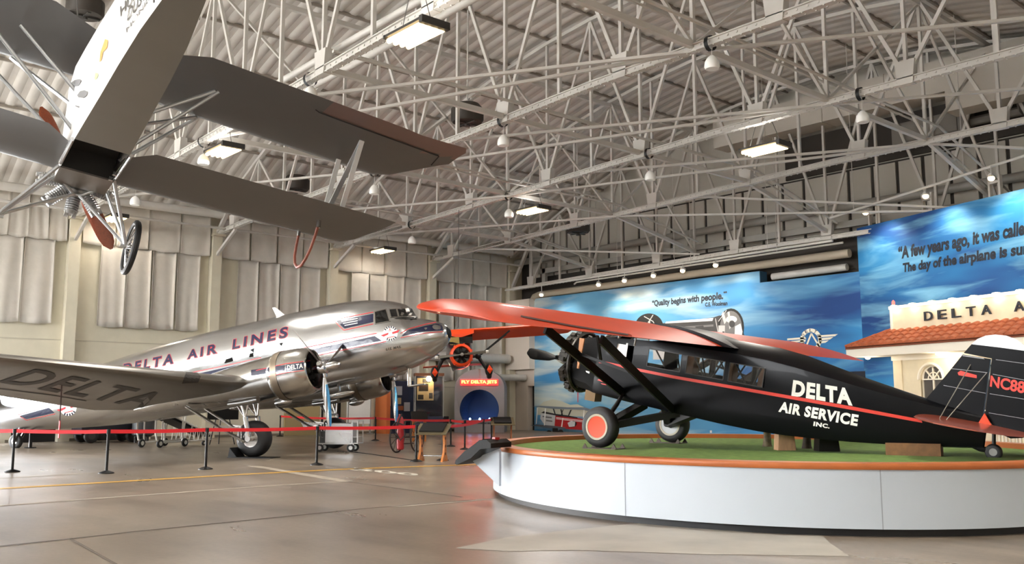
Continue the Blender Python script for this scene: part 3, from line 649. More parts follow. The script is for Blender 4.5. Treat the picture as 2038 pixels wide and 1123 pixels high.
# cockpit and cabin windows
WINP = [[(746.4, 622), (767.5, 616.8), (774.5, 638.8), (747.5, 643.6)], [(775.5, 617), (788, 616), (791.5, 629.8), (779, 631)], [(791.5, 616), (819, 615.2), (826, 629), (795, 629.5)]]
FRM = [[(744, 620.5), (769, 614.5), (777.5, 640), (745.5, 645.8)], [(773.5, 615), (789.5, 614.2), (793.5, 631.2), (777, 633)], [(789.5, 614.4), (821, 613.4), (829, 630.6), (793.5, 631)]]
for a, b in zip(FRM, WINP):
    f = G('window_frame', [a], ALU_COWL, .012); G('window', [b], GLASS_DARK, .02)
for a in ([(452, 707.5), (461, 703.5), (464, 719), (447, 724)], [(498, 697), (506, 693.5), (504, 710), (496, 712)], [(556, 684), (564, 682), (565, 695), (557, 697)]):
    G('window', [a], GLASS_DARK, .012)
G('glare_panel', [[(784, 634.5), (800, 631), (830, 630.8), (868, 635.2), (830, 636), (800, 635.6)]], mat('matt_black_paint', srgb(40, 40, 36), .6), .01)
mb = MB(); mb.prism([(.3, -.04, 4.7), (-.1, -.04, 5.12), (-.2, -.04, 5.12), (-.05, -.04, 4.7)], (0, .08, 0)); mb.build('antenna', PAINT_WHITE, A1)
mb = MB(); mb.ell((2.0, -.3, 1.62), (.55, .12, .12)); mb.bar((2.0, -.3, 1.7), (2.0, -.3, 2.0), .1, .06); mb.build('loop_antenna', ALU_COWL, A1)
mb = MB()
for s in (-.1, .1): mb.tube([(4.5, s, 2.1), (4.4, s, 1.45)], .035, 8); mb.tube([(4.4, s, 1.45), (4.95, s, 1.42)], .03, 8)
mb.build('pitot_mast', ALU_COWL, A1)
# wings
def d_wing(s):
    st = []
    for y, xl, c, t in ((0, .5, 4.75, .155), (1.2, .5, 4.75, .155), (4.6, .45, 4.65, .15), (6, .06, 4.3, .145), (8, -.5, 3.75, .14), (10, -1.07, 3.22, .13), (12, -1.63, 2.7, .12), (13.2, -2.0, 2.3, .11), (14.0, -2.4, 1.75, .09), (14.4, -2.8, 1.1, .06), (14.5, -3.1, .5, .04)):
        st.append((xl, s*y, 2.26+max(0, y-4.6)*.122, c, t))
    st = [st[0], st[1], st[2]]+st[3:]
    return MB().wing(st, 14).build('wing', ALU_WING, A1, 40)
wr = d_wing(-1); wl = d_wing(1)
HW = surf_bvh(wr)
lay_text('wing_lettering', 'DELTA', [(72, 734), (338, 786), (284, 812), (-6, 760)], HW, WING_GREY, wr, .012, .02, 0, 30, 1.15)
lay_polys('leading_edge_band', [[(370, 741.5), (392, 742.5), (399, 750), (394, 761), (362, 763), (366, 752)]], HW, DARK_STEEL, wr, .015, 3)
lay_each('flap_seam', [band([(-10, 772.5), (100, 786), (172, 798)], 1.4), band([(268, 828), (340, 812), (430, 790), (500, 768)], 1.8)], HW, WING_GREY, wr, .01, 20)
# tail surfaces
mb = MB(); mb.wing([(-11.4, 0, 3.9, 2.9, .1), (-11.8, 2, 3.95, 2.5, .1), (-12.4, 4, 3.98, 1.7, .08), (-12.8, 4.5, 4, 1.0, .05)], 10, 0, True); mb.wing([(-11.4, 0, 3.9, 2.9, .1), (-11.8, -2, 3.95, 2.5, .1), (-12.4, -4, 3.98, 1.7, .08), (-12.8, -4.5, 4, 1.0, .05)], 10, 0, True)
mb.build('tailplane', ALU_WING, A1, 40)
mb = MB(); R3 = []
for z, xl, c, t in ((4.0, -10.2, 4.4, .07), (4.8, -11.4, 3.3, .08), (5.8, -12.2, 2.6, .08), (6.7, -12.9, 1.8, .07), (7.0, -13.3, 1.0, .05)):
    R3.append((xl, z, c, t))
tmp = MB().wing([(a, b, 0, c, t) for a, b, c, t in R3], 10, 0, True); tmp.v = [V((p.x, p.z, p.y)) for p in tmp.v]; tmp.build('tail_fin', ALU, A1, 40)
# engines, propellers, landing gear
def nacelle(s):
    y = 2.82*s; tt = 'starboard' if s < 0 else 'port'
    mb = MB(); n = 32; rings = []
    for x, zc, ry, rz in ((1.35, 2.3, .70, .70), (1.0, 2.3, .70, .70), (.4, 2.3, .68, .68), (-.4, 2.3, .64, .62), (-1.4, 2.3, .55, .52), (-2.6, 2.3, .4, .36), (-3.6, 2.26, .2, .18), (-4.1, 2.24, .05, .04)):
        rings.append([V((x, y+ry*cos(2*pi*k/n), zc+rz*sin(2*pi*k/n))) for k in range(n)])
    nac = mb.loft(rings, True, True).build('nacelle', ALU_COWL, A1)
    mb = MB(); mb.lathe((0, y, 2.3), (1, 0, 0), [(1.2, .70), (1.28, .76), (1.6, .775), (2.1, .76), (2.35, .71), (2.47, .645), (2.49, .60), (2.42, .575), (2.2, .58), (1.5, .6)], 40)
    cowl = mb.build('engine_cowl', ALU_COWL, A1)
    mb = MB(); mb.lathe((1.25, y, 2.3), (1, 0, 0), [(0, .715), (.05, .76), (.14, .785), (.3, .785)], 40); mb.build('cowl_flap', mat('cowl_flap_bronze', srgb(150, 138, 122), .4, .9), cowl)
    mb = MB(); mb.lathe((1.5, y, 2.3), (1, 0, 0), [(0, .595), (.01, .001)], 32); radial_engine(mb, (1.95, y, 2.3), (1, 0, 0), 9, .22, .55, .11); mb.build('engine', ENGINE, A1)
    # propeller
    hub = V((2.77, y, 2.30)); ph = rad(4 if s < 0 else 14)
    mb = MB(); mb.lathe((2.45, y, 2.3), (1, 0, 0), [(0, .12), (.12, .14), (.2, .2), (.42, .2), (.46, .13), (.5, .13), (.72, .13), (.78, .1), (.84, .05), (.9, .05)], 20, 0, True, True)
    for k in range(3):
        a = pi-s*ph*-1+k*2*pi/3; mb.cyl(hub, hub+V((0, sin(a), cos(a)))*.3, .1, .085, 12)
    prop = mb.build('propeller', CHROME, A1)
    for k in range(3):
        a = pi+(-ph if s > 0 else ph)*(1 if s < 0 else -1)+k*2*pi/3; d = V((0, sin(a)*(1), cos(a)))
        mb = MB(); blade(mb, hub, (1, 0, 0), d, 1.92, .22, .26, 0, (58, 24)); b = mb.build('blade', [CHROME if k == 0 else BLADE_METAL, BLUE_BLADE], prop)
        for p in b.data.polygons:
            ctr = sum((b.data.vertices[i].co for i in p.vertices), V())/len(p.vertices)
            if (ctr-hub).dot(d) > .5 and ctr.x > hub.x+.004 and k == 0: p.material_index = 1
        mb = MB(); c = hub+d*1.05; mb.lathe(c-V((.02, -.02*s, 0)), V((.7, -.7, 0)), [(0, .05), (.03, .001)], 12); 
    # scoop, exhaust and lamp under the cowl
    mb = MB(); mb.ell((1.2, y-.1*s, 1.52), (.32, .16, .14)); mb.tube([(.6, y-.35, 1.72), (.1, y-.38, 1.72), (-.4, y-.4, 1.75)], [.13, .12, .1], 12); mb.build('oil_cooler_scoop', CHROME, nac)
    # gear
    g = MB()
    for dy in (-.36, .36):
        g.tube([(-.02, y+dy, 1.95), (.1, y+dy, 1.2)], .045, 8); g.tube([(.1, y+dy, 1.25), (.12, y+dy, .56)], .075, 10)
        g.tube([(-.35, y+dy*.7, 1.95), (.08, y+dy, 1.25)], .03, 8); g.tube([(.3, y+dy*.8, 1.9), (.1, y+dy, 1.25)], .03, 8)
        g.tube([(-1.9, y+dy*1.2, 1.95), (-.85, y+dy*1.1, 1.1), (-.05, y+dy, .5)], .05, 8)
        g.prism([V((-1.0, y+dy*1.12-.02, 1.2)), V((-.9, y+dy*1.12-.02, .95)), V((-.1, y+dy-.02, .95))], (0, .04, 0))
        for d2 in (-.1, -.2): g.tube([(d2, y+dy, 1.0), (d2-.05, y+dy, .5)], .018, 6)
    g.tube([(.1, y-.36, 1.25), (.1, y+.36, 1.25)], .04, 8); g.tube([(.12, y-.45, .56), (.12, y+.45, .56)], .09, 10)
    gear = g.build('landing_gear', ALU_COWL, A1)
    mb = MB(); wheel(mb, (.1, y, .56), (0, 1, 0), .57, .5, .26); mb.build('wheel', [RUBBER, ALU_COWL], gear)
for s in (-1, 1): nacelle(s)
HN = surf_bvh(*[o for o in A1.children if o.name.startswith(('engine_cowl', 'nacelle'))])
cw = [o for o in A1.children if o.name.startswith('engine_cowl')][0]
lay_polys('sign_panel', [[(568.5, 726.5), (617, 719.5), (617, 734.5), (569, 740)]], HN, NAVY, cw, .012, 8)
lay_text('cowl_lettering', 'DELTA', [(571.5, 728), (603, 723.5), (603, 733), (572, 737.5)], HN, PAINT_WHITE, cw, .018, .03, 0, 8)
lay_polys('nacelle_stripe', [[(500, 737), (567, 727), (567, 738), (532, 744), (500, 748)]], HN, NAVY, cw, .01, 8)
lay_polys('pinstripe', band([(510, 738), (568, 724.5), (617, 718)], 1.2)+band([(535, 750), (569, 742), (617, 736)], 1.2), HN, PIN_RED, cw, .012, 8)
mb = MB(); wheel(mb, (-11.45, 0, 2.37), (0, 1, 0), .28, .2, .12); tw = mb.build('tail_wheel', [RUBBER, ALU_COWL], A1)
mb = MB(); mb.tube([(-11.45, -.16, 2.37), (-11.1, -.14, 2.75), (-10.9, -.05, 3.0)], .05, 8); mb.tube([(-11.45, .16, 2.37), (-11.1, .14, 2.75), (-10.9, .05, 3.0)], .05, 8); mb.build('tail_wheel_fork', ALU_COWL, tw)
# gust pole clamped to the wing with its red streamer
t = thing('wing_lock', 'thin red streamer hanging on a cord from the airliner\'s wing', 'streamer', atd(119, 838, 27.5))
q = HW(123, 764); p0 = V(t.location)
if q: MB().tube([q[0]-p0+V((0, 0, .02)), (0, 0, 0)], .018, 6).build('cord', mat('cord_brown', srgb(70, 44, 42), .7), t)
MB().bb((-.04, -.012, -.5), (.04, .012, .02)).build('ribbon', RED_WEB, t)
# ================================================================ ROUND PLATFORM
PC = V((-10.2, 15.2, 0)); EA = math.atan2(.42, -.91)
def pell(ra, rb, z, n=96): return [PC+V((ra*cos(t)*cos(EA)-rb*sin(t)*sin(EA), ra*cos(t)*sin(EA)+rb*sin(t)*cos(EA), z)) for t in [2*pi*k/n for k in range(n)]]
RA, RB = 5.72, 5.02
P = thing('display_platform', 'low oval white platform with orange wood rim and green turf under the black monoplane', 'platform', PC)
def pl(rings, name, m, c0=False, c1=False, ang=35): return MB().loft([[p-PC for p in r] for r in rings], c0, c1).build(name, m, P, ang)
pl([pell(RA-.1, RB-.1, 0), pell(RA-.1, RB-.1, .1)], 'toe_kick', mat('black_toe_kick', srgb(18, 18, 22), .5))
LAM = mat('white_laminate', srgb(196, 204, 212), .35, noise=.03, scale=.8)
pl([pell(RA, RB, .1), pell(RA, RB, .845), pell(RA-.03, RB-.03, .845)], 'side_panel', LAM)
mb = MB()
for k in (3, 13, 23, 33, 43, 53, 63, 73, 83, 93):
    a = pell(RA+.004, RB+.004, 0); d = (a[k]-PC); t = V((-d.y, d.x, 0)).normalized()
    mb.add([a[k]-PC+t*.006+V((0, 0, .1)), a[k]-PC-t*.006+V((0, 0, .1)), a[k]-PC-t*.006+V((0, 0, .845)), a[k]-PC+t*.006+V((0, 0, .845))], [(0, 1, 2, 3)])
mb.build('panel_seam', mat('seam_grey', srgb(150, 156, 164), .6), P)
pl([pell(RA+.03, RB+.03, .845), pell(RA+.04, RB+.04, .86), pell(RA+.04, RB+.04, .91), pell(RA+.03, RB+.03, .925), pell(RA-.28, RB-.28, .925), pell(RA-.28, RB-.28, .80)], 'rim', WOOD_RIM)
TURF = mat('green_turf', srgb(118, 150, 74), .9, noise=.3, scale=7, bump=.8, bscale=60)
turf = pl([pell(RA-.28, RB-.28, .80), pell(RA-.28, RB-.28, .83)], 'turf', TURF, False, True)
turf['kind'] = 'stuff'
# slanted reading panel on the rim, with its white bracket
t = thing('angled_sign', 'black and silver slanted reading panel on a white bracket at the platform\'s left edge', 'sign', onZ(986, 893, .92))
rd = M.Rotation(math.atan2((onZ(930, 905, .8)-onZ(986, 893, .92)).y, (onZ(930, 905, .8)-onZ(986, 893, .92)).x), 3, 'Z')
RP = lambda x, y, z: rd @ V((x, y, z))
mb = MB(); prof = [(-.12, .02), (-.12, .1), (-.02, .16), (.12, .14), (.45, -.06), (.62, -.2), (.64, -.26), (.6, -.28), (.3, -.16), (.1, .0)]
mb.prism([RP(x, -.3, z) for x, z in prof], RP(0, .6, 0)); mb.build('panel_body', BLACK, t)
mb = MB(); mb.add([RP(.14, -.27, .135), RP(.62, -.27, -.198), RP(.62, .27, -.198), RP(.14, .27, .135)], [(0, 1, 2, 3)]); mb.v = [p+V((0, 0, .012)) for p in mb.v]; mb.build('panel_face', mat('silver_panel', srgb(150, 150, 146), .4), t)
mb = MB(); mb.add([RP(.10, -.22, .165), RP(.36, -.22, .0), RP(.36, .22, .0), RP(.10, .22, .165)], [(0, 1, 2, 3)]); mb.build('panel_print', mat('dark_print', srgb(30, 34, 38), .3), t)
MB().bb((-.03, -.05, .15), (.05, .05, .19)).build('button', RED_PAINT, t)
mb = MB(); mb.prism([RP(-.1, -.03, .0), RP(.5, -.03, -.2), RP(-.1, -.03, -.62)], RP(0, .06, 0)); mb.build('bracket', LAM, t)

# ================================================================ BLACK AND ORANGE CABIN MONOPLANE
A2 = thing('cabin_monoplane', 'black cabin monoplane with orange wing and white lettering on the round platform', 'airplane', (-12.63, 14.46, .83), (0, rad(-10.5), rad(-169.5)))
# x, bottom, belt, top edge, half width ; section = flat sided with a low ridge
BT = [(1.55, .98, 1.95, .47), (1.3, .94, 2.0, .53), (.9, .92, 2.06, .59), (.45, .90, 2.1, .62), (-.29, .88, 2.15, .62), (-2.69, .86, 2.15, .60), (-4.3, 1.0, 1.95, .42), (-5.5, 1.18, 1.83, .2), (-6.25, 1.32, 1.76, .05)]
W0, W1 = 1.655, 1.995
def b_ring(x):
    zb, zt, w = spline(BT, x, 1), spline(BT, x, 2), spline(BT, x, 3); rg = .0
    if x < -.3: rg = min(.24, .24*(-.3-x)/.6)*(1 if x > -3 else max(.2, (6.5+x)/3.5))
    if x > .9: rd_ = .35
    wa, wb = min(W0, zt-.12), min(W1, zt-.04)
    if x < -2.7: wa = zb+(zt-zb)*.62; wb = zb+(zt-zb)*.9
    if x > .45: wa, wb = zb+(zt-zb)*.6, zb+(zt-zb)*.88
    cut = .35 if x > .9 else .06
    side = [(w*(1-cut*.8), zb), (w, zb+.06+cut*.25), (w, (zb+wa)/2), (w, wa), (w, wb), (w*(1-cut*.5), zt-.0), (w*.55, zt+rg*.62), (0, zt+rg)]
    return [V((x, y, z)) for y, z in side]+[V((x, -y, z)) for y, z in reversed(side[:-1])]+[V((x, 0, zb-.02))]
WX = [(-.29, -1.02), (-1.14, -1.92), (-2.02, -2.69)]
bx = [1.55, 1.3, 1.1, .9, .7, .45, .05, -.29, -1.02, -1.14, -1.92, -2.02, -2.69, -3.2, -3.8, -4.3, -4.9, -5.5, -5.9, -6.25]
holes = {bx.index(a) for a, b in WX}|{bx.index(.45)}
f2 = MB().loft([b_ring(x) for x in bx], False, False, 0, True, lambda i, k: i in holes and k in (3, 10)).build('fuselage', BLACK_PAINT, A2, 28)
H2 = surf_bvh(f2)
f2.data.materials.append(mat('matt_black_nose', srgb(16, 16, 17), .75, spec=.15))
for p in f2.data.polygons:
    if p.center.x > .8: p.material_index = 1
for i, (a, b) in enumerate(WX):
    for s in (1, -1):
        w = MB().bb((b-.02, s*.6, W0-.02), (a+.02, s*.612, W1+.02)); mb = MB()
        for p, q in (((a, W0), (b, W0)), ((a, W1), (b, W1)), ((a, W0), (a, W1)), ((b, W0), (b, W1))): mb.bar((p[0], s*.62, p[1]), (q[0], s*.62, q[1]), .012, .014)
        fr = mb.build('window_frame', DARK_STEEL, f2); w.build('window', GLASS, f2)
mb = MB()
for x0, x1 in ((-.35, -.75), (-.85, -1.0), (-1.2, -1.55), (-1.85, -1.6), (-2.05, -2.4), (-2.6, -2.45)):
    for s in (-1, 1): mb.tube([(x0, s*.52, W1+.05), (x1, s*.52, W0-.1)], .018, 6)
mb.build('cabin_tube', BLACK, f2)
mb = MB()
for x, y in ((-.75, -.35), (-1.62, -.3), (-2.45, -.3), (-2.5, .1)): mb.bb((x-.1, y-.12, 1.15), (x+.08, y+.12, 2.0))
mb.build('cabin_seat_back', mat('tan_leather', srgb(150, 112, 78), .5), f2)
MB().bb((-2.6, -.5, 1.1), (.3, .5, 1.14)).build('cabin_floor', WOOD_PALE, f2)
# windscreen
mb = MB(); mb.add([(.85, .5, 2.06), (.45, .58, 2.4), (.45, -.58, 2.4), (.85, -.5, 2.06)], [(0, 1, 2, 3)]); mb.add([(.85, .5, 2.06), (.45, .6, 2.12), (.45, .58, 2.4)], [(0, 1, 2)]); mb.add([(.85, -.5, 2.06), (.45, -.6, 2.12), (.45, -.58, 2.4)], [(0, 1, 2)])
mb.build('windscreen', GLASS, A2)
mb = MB()
for p, q in (((.85, .5, 2.06), (.45, .58, 2.42)), ((.85, -.5, 2.06), (.45, -.58, 2.42)), ((.85, 0, 2.06), (.45, 0, 2.42)), ((.45, .6, 2.1), (.45, .58, 2.42)), ((.45, -.6, 2.1), (.45, -.58, 2.42)), ((.85, .5, 2.06), (.85, -.5, 2.06)), ((.05, .62, 2.0), (.05, .6, 2.3))): mb.tube([p, q], .02, 6)
mb.build('windscreen_frame', GREY_STEEL, A2)
mb = MB(); mb.prism([(.8, .5, 2.05), (.2, .61, 2.03), (.2, .61, 1.76), (.55, .6, 1.68)], (0, .014, 0)); mb.build('cowl_reflection', PAINT_WHITE, f2)  # white plate standing in for a reflection on the cowl
# engine
mb = MB(); radial_engine(mb, (1.72, 0, 1.46), (1, 0, 0), 9, .28, .63, .155, 0); mb.lathe((1.5, 0, 1.46), (1, 0, 0), [(0, .42), (.05, .45)], 20, 0, True, True)
mb.tube([(1.55+.02, .62*cos(a), 1.46+.62*sin(a)) for a in [2*pi*k/24 for k in range(24)]], .04, 6, 0, False, True); mb.build('engine', mat('black_engine', srgb(26, 25, 24), .4, .5, noise=.4, scale=12, col2=srgb(70, 66, 60)), A2)
mb = MB(); mb.lathe((2.05, 0, 1.46), (1, 0, 0), [(0, .1), (.08, .13), (.2, .1), (.26, .03)], 16, 0, True, True); hub = V((2.15, 0, 1.46))
pr2 = mb.build('propeller', GREY_STEEL, A2)
for s in (1, -1):
    mb = MB(); mb.cyl(hub, hub+V((0, s*.26, 0)), .06, .05, 10); blade(mb, hub, (1, 0, 0), (0, s, .04), 1.3, .24, .22, 0, (50, 14), .13, .8); mb.build('blade', BLACK, pr2)
mb = MB(); mb.prism([(1.22, .64, 1.98), (1.34, .64, 1.98), (1.30, .64, 1.35), (1.26, .64, 1.35)], (0, .03, 0)); mb.build('wooden_batten', mat('batten_tan', srgb(178, 118, 68), .5), A2)
mb = MB(); mb.bb((.95, .12, .72), (1.2, .38, .98)); mb.build('oil_tank', mat('tank_brass', srgb(96, 74, 44), .4, .5), A2)
# wing
def t_wing(s):
    st = []
    for y, xl, c, t in ((.0, .22, 2.0, .16), (.9, .22, 2.05, .16), (1.5, .22, 2.25, .16), (5.9, .22, 2.25, .15), (6.4, .16, 2.2, .14), (6.8, .0, 2.1, .13), (7.1, -.2, 1.9, .11), (7.3, -.45, 1.6, .08), (7.42, -.8, 1.1, .05)):
        y2 = y if s > 0 or y < 5 else 5+(y-5)*.76
        st.append((xl, s*y2, 2.26+.004*y, c, t))
    return MB().wing(st, 14).build('wing', ORANGE, A2, 35)
v1 = t_wing(1); v2 = t_wing(-1)
MB().wing([(.24, -.62, 2.27, 2.3, .165), (.24, .62, 2.27, 2.3, .165)], 14).build('wing_center', BLACK_PAINT, A2)
HV = surf_bvh(v1); HV2 = surf_bvh(v2)
lay_polys('aileron_seam', band([(1036, 630.5), (1140, 650), (1250, 667.5), (1303, 691)], 3.2), HV, mat('dark_seam', srgb(66, 26, 22), .6), v1, .01, 10)
lay_polys('aileron_seam', band([(1548, 701), (1600, 708), (1640, 716)], 2.2), HV2, bpy.data.materials['dark_seam'], v2, .01, 10)
mb = MB()
def strut(y, name):
    s = 1 if y > 0 else -1
    o = MB(); o.bar((.0, y, 2.16), (.17, s*.6, 1.04), .16, .05, (1, 0, 0)); o.build('wing_strut', BLACK, A2)
    o = MB(); o.bar((-1.15, y, 2.14), (-.98, s*.6, .92), .15, .05, (1, 0, 0)); o.build('wing_strut', BLACK, A2)
    o = MB(); o.bar((-.35, s*2.6, 2.15), (-.3, s*2.3, 1.72), .03, .05, (1, 0, 0)); o.bar((.06, s*2.55, 1.78), (-1.07, s*2.55, 1.62), .03, .05); o.build('jury_strut', BLACK, A2)
strut(3.7, 's'); strut(-3.7, 's')
# undercarriage
for s in (1, -1):
    c = V((.06, s*1.42, .40)); mb = MB()
    mb.tube([c+V((0, -s*.12, .1)), V((.12, s*.85, .82)), V((.15, s*.62, 1.04))], [.05, .045, .03], 10)
    mb.bar(c+V((0, -s*.16, 0)), (-.25, s*.42, .9), .14, .16, (1, 0, 0)); mb.bar(c+V((0, -s*.16, 0)), (-1.0, s*.4, .86), .16, .13); mb.tube([c+V((0, s*.06, 0)), c+V((0, -s*.3, 0))], .05, 8)
    g = mb.build('landing_gear', BLACK, A2)
    mb = MB(); wheel(mb, c, (0, 1, 0), .39, .26, .225, 0, 1, True, 2)
    mb.build('wheel', [RUBBER, ORANGE_BRIGHT if s > 0 else SILVER_PRINT, mat('rim_grey', srgb(190, 180, 160), .5) if s > 0 else bpy.data.materials['rim_grey']], g)
# tail: fin and rudder, tailplane, tail wheel
def plate(name, poly, th, m, parent, ax=1):
    o = [V((p[0], -th/2, p[1])) if ax == 1 else V(p) for p in poly]; return MB().prism(o, (0, th, 0) if ax == 1 else (0, 0, th)).build(name, m, parent)
ia2 = topmat(A2).inverted(); ny2 = topmat(A2).to_3x3() @ V((0, 1, 0))
def side_xz(px): p = [ia2 @ on_plane(x, y, A2.location, ny2) for x, y in px]; return [(q.x, q.z) for q in p]
fin = plate('tail_fin', side_xz([(1840, 799), (1880, 752), (1917, 706), (1972, 715), (1957, 830), (1900, 812)]), .07, BLACK_PAINT, A2)
rud = plate('rudder', side_xz([(1919, 703), (1936, 684), (1946, 676), (1963, 669), (1982, 667), (2003, 669), (2024, 677), (2044, 692), (2062, 716), (2074, 748), (2080, 790), (2074, 830), (2058, 858), (2036, 872), (2012, 873), (1992, 864), (1976, 846), (1961, 828), (1975, 714)]), .07, BLACK_PAINT, A2)
HF = surf_bvh(fin); HR = surf_bvh(rud)
plate('rudder_cap', side_xz([(1935, 685.5), (1946, 675.5), (1963, 668.5), (1982, 666.5), (2003, 668.5), (2024, 676.5), (2044, 691.5), (2050, 700), (1990, 692)]), .085, mat('silver_paint', srgb(215, 216, 220), .4, .5), rud)
lay_text('registration', 'NC8878', [(1972, 747.5), (2073, 766), (2070, 791), (1970, 770)], surf_plane(topmat(A2) @ V((-6.6, .036, 2.2)), topmat(A2).to_3x3() @ V((0, 1, 0))), STRIPE_RED, rud, .004, .03)
lay_polys('maker_script', [[(1906, 742), (1912, 738), (1944, 747), (1944, 753), (1908, 747)]], HF, STRIPE_RED, fin, .006)
LIT = mat('rib_tape', srgb(150, 152, 158), .5)
lay_polys('rib_tape', band([(1894, 734), (1965, 742)], 1.2)+band([(1866, 765), (1962, 783)], 1.0)+band([(1916, 708), (1972, 716)], 2.2), HF, LIT, fin, .006, 20)
lay_polys('rib_tape', band([(1976, 745), (2040, 757)], 1.0)+band([(1970, 784), (2040, 795)], 1.0)+band([(1968, 822), (2040, 834)], 1.0)+band([(1982, 716), (2040, 724)], 1.0), HR, LIT, rud, .006, 20)
for s in (1, -1):
    st = [(-5.3, s*.05, 1.66, 1.75, .05), (-5.3, s*.5, 1.66, 1.75, .05), (-5.42, s*1.1, 1.66, 1.55, .05), (-5.6, s*1.5, 1.66, 1.25, .045), (-5.85, s*1.72, 1.66, .7, .04)]
    MB().wing(st, 10, 0, True).build('tailplane', mat('orange_brown_fabric', srgb(150, 70, 48), .28, coat=.3) if s > 0 else bpy.data.materials['orange_brown_fabric'], A2)
    mb = MB(); mb.tube([(-5.75, s*.9, 1.69), (-5.9, s*.03, 2.6)], .007, 6); mb.tube([(-5.85, s*.9, 1.69), (-6.15, s*.03, 2.5)], .007, 6); mb.build('brace_wire', mat('brace_steel', srgb(150, 146, 136), .4, .7) if s > 0 else bpy.data.materials['brace_steel'], A2)
MB().prism([(-6.15, .1, 1.68), (-6.35, .1, 1.68), (-6.22, .1, 1.86)], (0, .05, 0)).build('control_horn', ORANGE_BRIGHT, A2)
mb = MB(); mb.tube([(-5.95, 0, 1.35), (-6.2, 0, 1.28), (-6.4, 0, 1.28)], .045, 8); mb.tube([(-6.35, 0, 1.7), (-6.4, 0, 1.3)], .03, 8); tg = mb.build('tail_gear', BLACK, A2)
mb = MB(); wheel(mb, (-6.4, .0, 1.27), (0, 1, 0), .13, .1, .06); mb.build('tail_wheel', [RUBBER, GREY_STEEL], tg)
# stripe and lettering
lay_polys('side_stripe', [[(1192, 717), (1260, 731.5), (1340, 747.5), (1500, 775), (1700, 810), (1833, 835), (1836, 842), (1700, 817), (1500, 781.5), (1340, 753.5), (1260, 737), (1192, 722.5)]], H2, STRIPE_RED, f2, .005, 20)
lay_text('lettering', 'DELTA', [(1579, 756.5), (1694, 774), (1697, 808), (1575, 788)], H2, LETTER_WHITE, f2, .006, .05, 0, 25, 1.12)
lay_text('lettering', 'AIR SERVICE', [(1553, 799), (1709.5, 826), (1706, 849), (1549, 820)], H2, LETTER_WHITE, f2, .006, .045, 0, 25, 1.1)
lay_text('lettering', 'INC.', [(1620, 839), (1652, 845), (1651, 853.5), (1618.5, 848)], H2, LETTER_WHITE, f2, .006, .045, 0, 25, 1.1)
lay_polys('maker_script', [[(1189, 757), (1196, 752), (1206, 757), (1208, 764), (1198, 760)], [(1196, 763), (1208, 765), (1207, 767), (1198, 765)]], H2, STRIPE_RED, f2, .006)
lay_polys('maker_script', [[(1166, 738), (1174, 740), (1173, 744), (1167, 741)]], H2, LETTER_WHITE, f2, .006)
# chocks, blocks and posts on the turf
def on_turf(x, y): return onZ(x, y, .83)
CH = mat('chock_aluminium', srgb(92, 82, 74), .6, .3)
for (x, y), l in (((1203, 893.5), 'metal wheel tray under the black monoplane\'s orange wheel'), ((1331, 882), 'metal wheel tray under the black monoplane\'s far silver wheel')):
    t = thing('wheel_chock', l, 'chock', on_turf(x, y), (0, 0, rad(-169.5)), 'wheel trays on the turf')
    MB().bb((-.36, -.15, 0), (.36, .2, .012)).build('tray', CH, t)
    for s in (-1, 1):
        for yy in (-.14, .17): MB().prism([(s*.38, yy, .012), (s*.26, yy, .012), (s*.32, yy, .1)], (0, .02, 0)).build('cheek', CH, t)
for px0, px1, y, h, l, m in ((1549, 1584, 897, .36, 'pale wooden trapezoid block under the monoplane\'s belly', WOOD_PALE), (1630, 1672, 899, .34, 'black block under the monoplane\'s belly, right of the pale block', BLACK)):
    a, b = on_turf(px0, y), on_turf(px1, y); d = (b-a); L = d.length; d.normalize(); n = V((-d.y, d.x, 0)); t = thing('support_block', l, 'block', (a+b)/2)
    MB().prism([-d*L/2, d*L/2, d*L*.42+V((0, 0, h)), -d*L*.42+V((0, 0, h))], n*.3).build('block', m, t)
    MB().bar(d*L*.5+n*.05, d*L*.36+n*.05+V((0, 0, h)), .05, .03).build('rail', mat('drilled_rail', srgb(110, 92, 76), .6) if m is WOOD_PALE else bpy.data.materials['drilled_rail'], t)
for x, y, h, l, c in ((1527, 889, .42, 'mottled brown post on the turf left of the pale block', (120, 104, 76)), (1606, 893, .35, 'dark brown post on the turf just right of the pale block', (62, 46, 34))):
    p = on_turf(x, y); tag(_pl(MB().tube([(0, 0, 0), (0, 0, .05), (.01, 0, .2), (.0, 0, h)], [.1, .085, .07, .075], 12).build('support_post', mat('mottled_bark', srgb(*c), .7, noise=.5, scale=14)), p, l, 'post', 'posts under the monoplane'), l)
a, b = on_turf(1763, 906), on_turf(1873, 909); d = (b-a).normalized(); n = V((-d.y, d.x, 0))
t = thing('wood_box', 'long low brown wooden box on the turf under the monoplane\'s tail', 'box', (a+b)/2)
MB().prism([-(b-a)/2, (b-a)/2, (b-a)/2+V((0, 0, .2)), -(b-a)/2+V((0, 0, .2))], n*.35).build('box', mat('brown_box', srgb(128, 88, 48), .6, noise=.3, scale=8), t)
a, b = on_turf(1882, 896), on_turf(1935, 897)
tag(_pl(MB().bar(-(b-a)/2, (b-a)/2, .04, .03).build('wood_batten', mat('green_batten', srgb(150, 150, 92), .6)), (a+b)/2+V((0, 0, .1)), '', '', ''), 'thin pale green batten beside the monoplane\'s tail wheel', 'batten')
